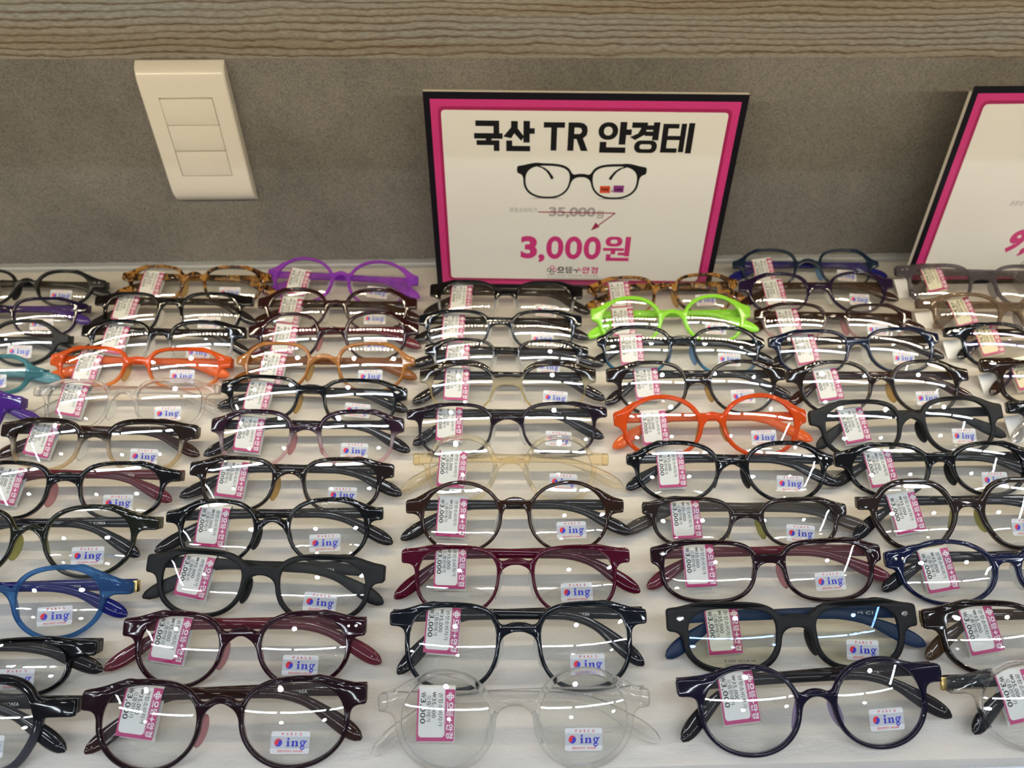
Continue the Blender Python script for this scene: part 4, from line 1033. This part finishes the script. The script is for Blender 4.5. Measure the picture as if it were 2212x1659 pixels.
LB = {
'A1': 'satin black eyeglasses with two silver dots, leftmost of the row nearest the wall',
'A2': 'dark purple eyeglasses with violet arms, cut by the left edge, behind the matte black pair',
'A3': 'matte black eyeglasses cut by the left edge, between the purple and the teal pair',
'A4': 'teal see-through eyeglasses cut by the left edge of the pad',
'A5': 'deep purple thick eyeglasses, only one end showing at the left edge',
'B1': 'tortoiseshell eyeglasses nearest the wall, below the light switch',
'B2': 'all-black eyeglasses directly in front of the tortoiseshell pair below the switch',
'B3': 'black eyeglasses fading to clear, directly behind the rectangular orange pair',
'B4': 'orange rectangular see-through eyeglasses with a black arm end',
'B5': 'colourless clear eyeglasses directly in front of the rectangular orange pair',
'B6': 'black-brown eyeglasses fading to clear amber, in front of the farther clear pair',
'B7': 'black eyeglasses with wine red arms, near the left edge',
'B8': 'black eyeglasses with olive green inner rims and nose pads',
'B9': 'blue see-through eyeglasses with navy arms and a bare gold hinge',
'B10': 'glossy black eyeglasses cut by the left edge, in front of the blue pair',
'B11': 'black angular eyeglasses in the nearest left corner of the pad',
'C1': 'bright purple round eyeglasses nearest the wall',
'C2': 'dark brown wine eyeglasses directly in front of the bright purple pair',
'C3': 'dark wine eyeglasses directly behind the amber brown pair',
'C4': 'amber brown see-through eyeglasses with rounded square rims',
'C5': 'black rectangular eyeglasses with silver diamonds, in front of the amber pair',
'C6': 'plum black eyeglasses fading to clear pink at the bottom',
'C7': 'black-brown eyeglasses with amber nose pads, in front of the plum fading pair',
'C8': 'glossy black rounded eyeglasses directly behind a matte black pair',
'C9': 'matte black square eyeglasses in the column behind the two nearest wine pairs',
'C10': 'wine eyeglasses with two small silver dots at each end',
'C11': 'dark wine eyeglasses nearest the viewer, left of the nearest clear pair',
'D1': 'black eyeglasses fading to clear, directly in front of the full price sign',
'D2': 'blue-black square eyeglasses, second pair in front of the full price sign',
'D3': 'thin black eyeglasses fading to clear, directly behind the dark brow pair',
'D4': 'eyeglasses with dark heavy brows, brown bridge and clear yellow lower rims',
'D5': 'plum black thin square eyeglasses directly behind the champagne pair',
'D6': 'champagne coloured clear angular eyeglasses in the middle of the pad',
'D7': 'dark brown round eyeglasses between the champagne and the wine red pair',
'D8': 'wine red see-through square eyeglasses in the middle column',
'D9': 'glossy black square eyeglasses between the wine red and the nearest clear pair',
'D10': 'colourless clear round eyeglasses nearest the viewer in the middle column',
'E1': 'tortoiseshell eyeglasses in front of the full price sign, behind the lime green pair',
'E2': 'lime green round eyeglasses',
'E3': 'black eyeglasses with blue lower rims, directly in front of the lime green pair',
'E4': 'black-brown rounded eyeglasses directly behind the round orange pair',
'E5': 'bright orange round eyeglasses',
'E6': 'glossy black eyeglasses with two silver dots, in front of the round orange pair',
'E7': 'dark brown eyeglasses with smoke see-through arms',
'E8': 'dark wine rectangular eyeglasses with silver diamonds at the corners',
'E9': 'matte black eyeglasses with blue reflecting lenses and oval silver studs',
'E10': 'dark purple round eyeglasses nearest the viewer',
'F1': 'thin ink blue eyeglasses nearest the wall, between the two price signs',
'F2': 'violet black eyeglasses directly in front of the thin ink blue pair',
'F3': 'dark brown eyeglasses fading to clear pink, behind the navy square pair',
'F4': 'navy blue square eyeglasses in the column between the two signs',
'F5': 'black-brown eyeglasses with amber nose pads, behind the matte black pair beside the orange',
'F6': 'matte black eyeglasses right of the round orange pair',
'F7': 'glossy black eyeglasses right of the pair with two silver dots, running off the right edge',
'F8': 'dark brown angular eyeglasses with olive nose pads, running off the right edge',
'F9': 'navy eyeglasses with two silver dots, running off the right edge',
'F10': 'black-brown eyeglasses with umber arms, running off the right edge',
'F11': 'clear eyeglasses with black arms and a bare gold hinge, nearest right corner',
'G1': 'smoke grey see-through eyeglasses in front of the cut-off price sign',
'G2': 'taupe see-through eyeglasses with silver bars and a cream price tag',
'G3': 'black eyeglasses with silver bars and a cream price tag, behind the dark brown tagged pair',
'G4': 'dark brown eyeglasses with silver bars and a cream price tag at the right edge',
'G5': 'black and clear eyeglasses at the right edge, nearest with a hanging tag',
}
pairs = {}
for key in P_TABLE:
    pairs[key] = eyeglasses(key, P_TABLE[key], ST[key], LB[key],
        'eyeglasses with hanging tags by the cut-off sign' if key[0] == 'G' else 'eyeglasses in rows on the display pad')

# drawing of eyeglasses on the first sign: the same kind of outline, printed flat
row = dict(W=.1170, yh=.0275, H=.0335, xc=.0300, w=.0465)
stp = dict(std); stp.update(shape='SQ', t=.0021, lug=.0034, by=.66, rise=.0004, bt=.0016)
olp = front_outline(row, stp); hr_, hl_, _c = holes(row, stp)
c = bpy.data.curves.new('print', 'CURVE'); c.dimensions = '2D'; c.fill_mode = 'FRONT'
for q in (olp, hr_, hl_): spline2d(c, q)
o = bpy.data.objects.new('print', c); COL.objects.link(o); bpy.context.view_layer.update()
me_ = bpy.data.meshes.new_from_object(o.evaluated_get(bpy.context.evaluated_depsgraph_get())); bpy.data.objects.remove(o)
P.add(([(v.co.x, v.co.y) for v in me_.vertices], [list(f.vertices) for f in me_.polygons]), lambda x, y: (139 + x * 1000, 97.5 + y * 1000), 4, ZP)
for s in (-1, 1):
    pts = [(139 + s * a, b) for a, b in ((40, 128.5), (35, 126.8), (31, 124), (28, 120), (26, 116.5))]
    for k, (a, b) in enumerate(zip(pts, pts[1:])): P.line([a, b], 1.3 + k * .45, 4, ZP + (k + 1) * 1e-6)
    P.poly([(139 + s * 14, 97.3), (139 + s * 48, 97.3), (139 + s * 40, 98.2), (139 + s * 22, 98.3)], 5, ZP - 1e-6)
P.rect(156.8, 103.5, 166.2, 110.4, 7, ZP); P.rect(169.1, 104.2, 178.7, 111.0, 8, ZP)
for x0 in (158, 170.5):
    g = text('PARIS', .04); P.add(g, fit(g, x0, 105.8, x0 + 7, 108.2), 4, ZP + 2e-5)
P.poly([(166.6, 103.6), (167.6, 106.5), (167.8, 110), (168.0, 106.5), (169.0, 103.6), (167.8, 105.4)], 4, ZP)
me_ = sc(P).mesh('sign print'); 
for m in SIGN_M: me_.materials.append(m)
link('printed_face', me_, None, b1, loc=(0, 0, 0.00006)).scale = (.981, 1.008, 1)
P = Print(); sign_base(P, 276, 192)
g = text('권장소비자가', 0.012); P.add(g, fit(g, 73.4, 83.3, 99.6, 88.2, shear=.25), 5, ZP)
x = 83.7
for c_, w_ in (('9', 17.5), (',', 7.5), ('9', 18.2), ('0', 18.2), ('0', 18.2)):
    g = text(c_, 0.05); P.add(g, fit(g, x + .7, 34.6 if c_ != ',' else 30.5, x + w_ - .7, 59 if c_ != ',' else 39.5, shear=.28), 1, ZP); x += w_
glyph(P, '원', 166, 33.2, 194, 59.5, 1, ZP)
logo(P, 111.5, 18.6, 26.0)
s2, b2 = sign((0.4080, 0.6225, 0.0006), 0, math.radians(3.6), 'white price sign with magenta border, cut off by the right edge', 1, .975)
me_ = sc(P).mesh('sign print')
for m in SIGN_M: me_.materials.append(m)
link('printed_face', me_, None, b2, loc=(0, 0, 0.00006))
# clear acrylic feet that hold the signs
def holder(x, y, yaw, label):
    e = empty('sign_holder', (x, y, 0.0002), (0, 0, yaw)); tag(e, label, 'sign holder', 'clear acrylic sign holders')
    box('front_lip', -.028, .028, -0.0030, -0.0016, 0.0, 0.0155, mats=M_ACRYL, parent=e)
    box('foot', -.028, .028, -0.0300, -0.0031, 0.0, 0.0012, mats=M_ACRYL, parent=e)
holder(0.0755, 0.6215, math.radians(-2.7), 'clear acrylic foot holding the full price sign beside the switch')
holder(0.545, 0.6215, 0, 'clear acrylic foot holding the cut-off price sign')
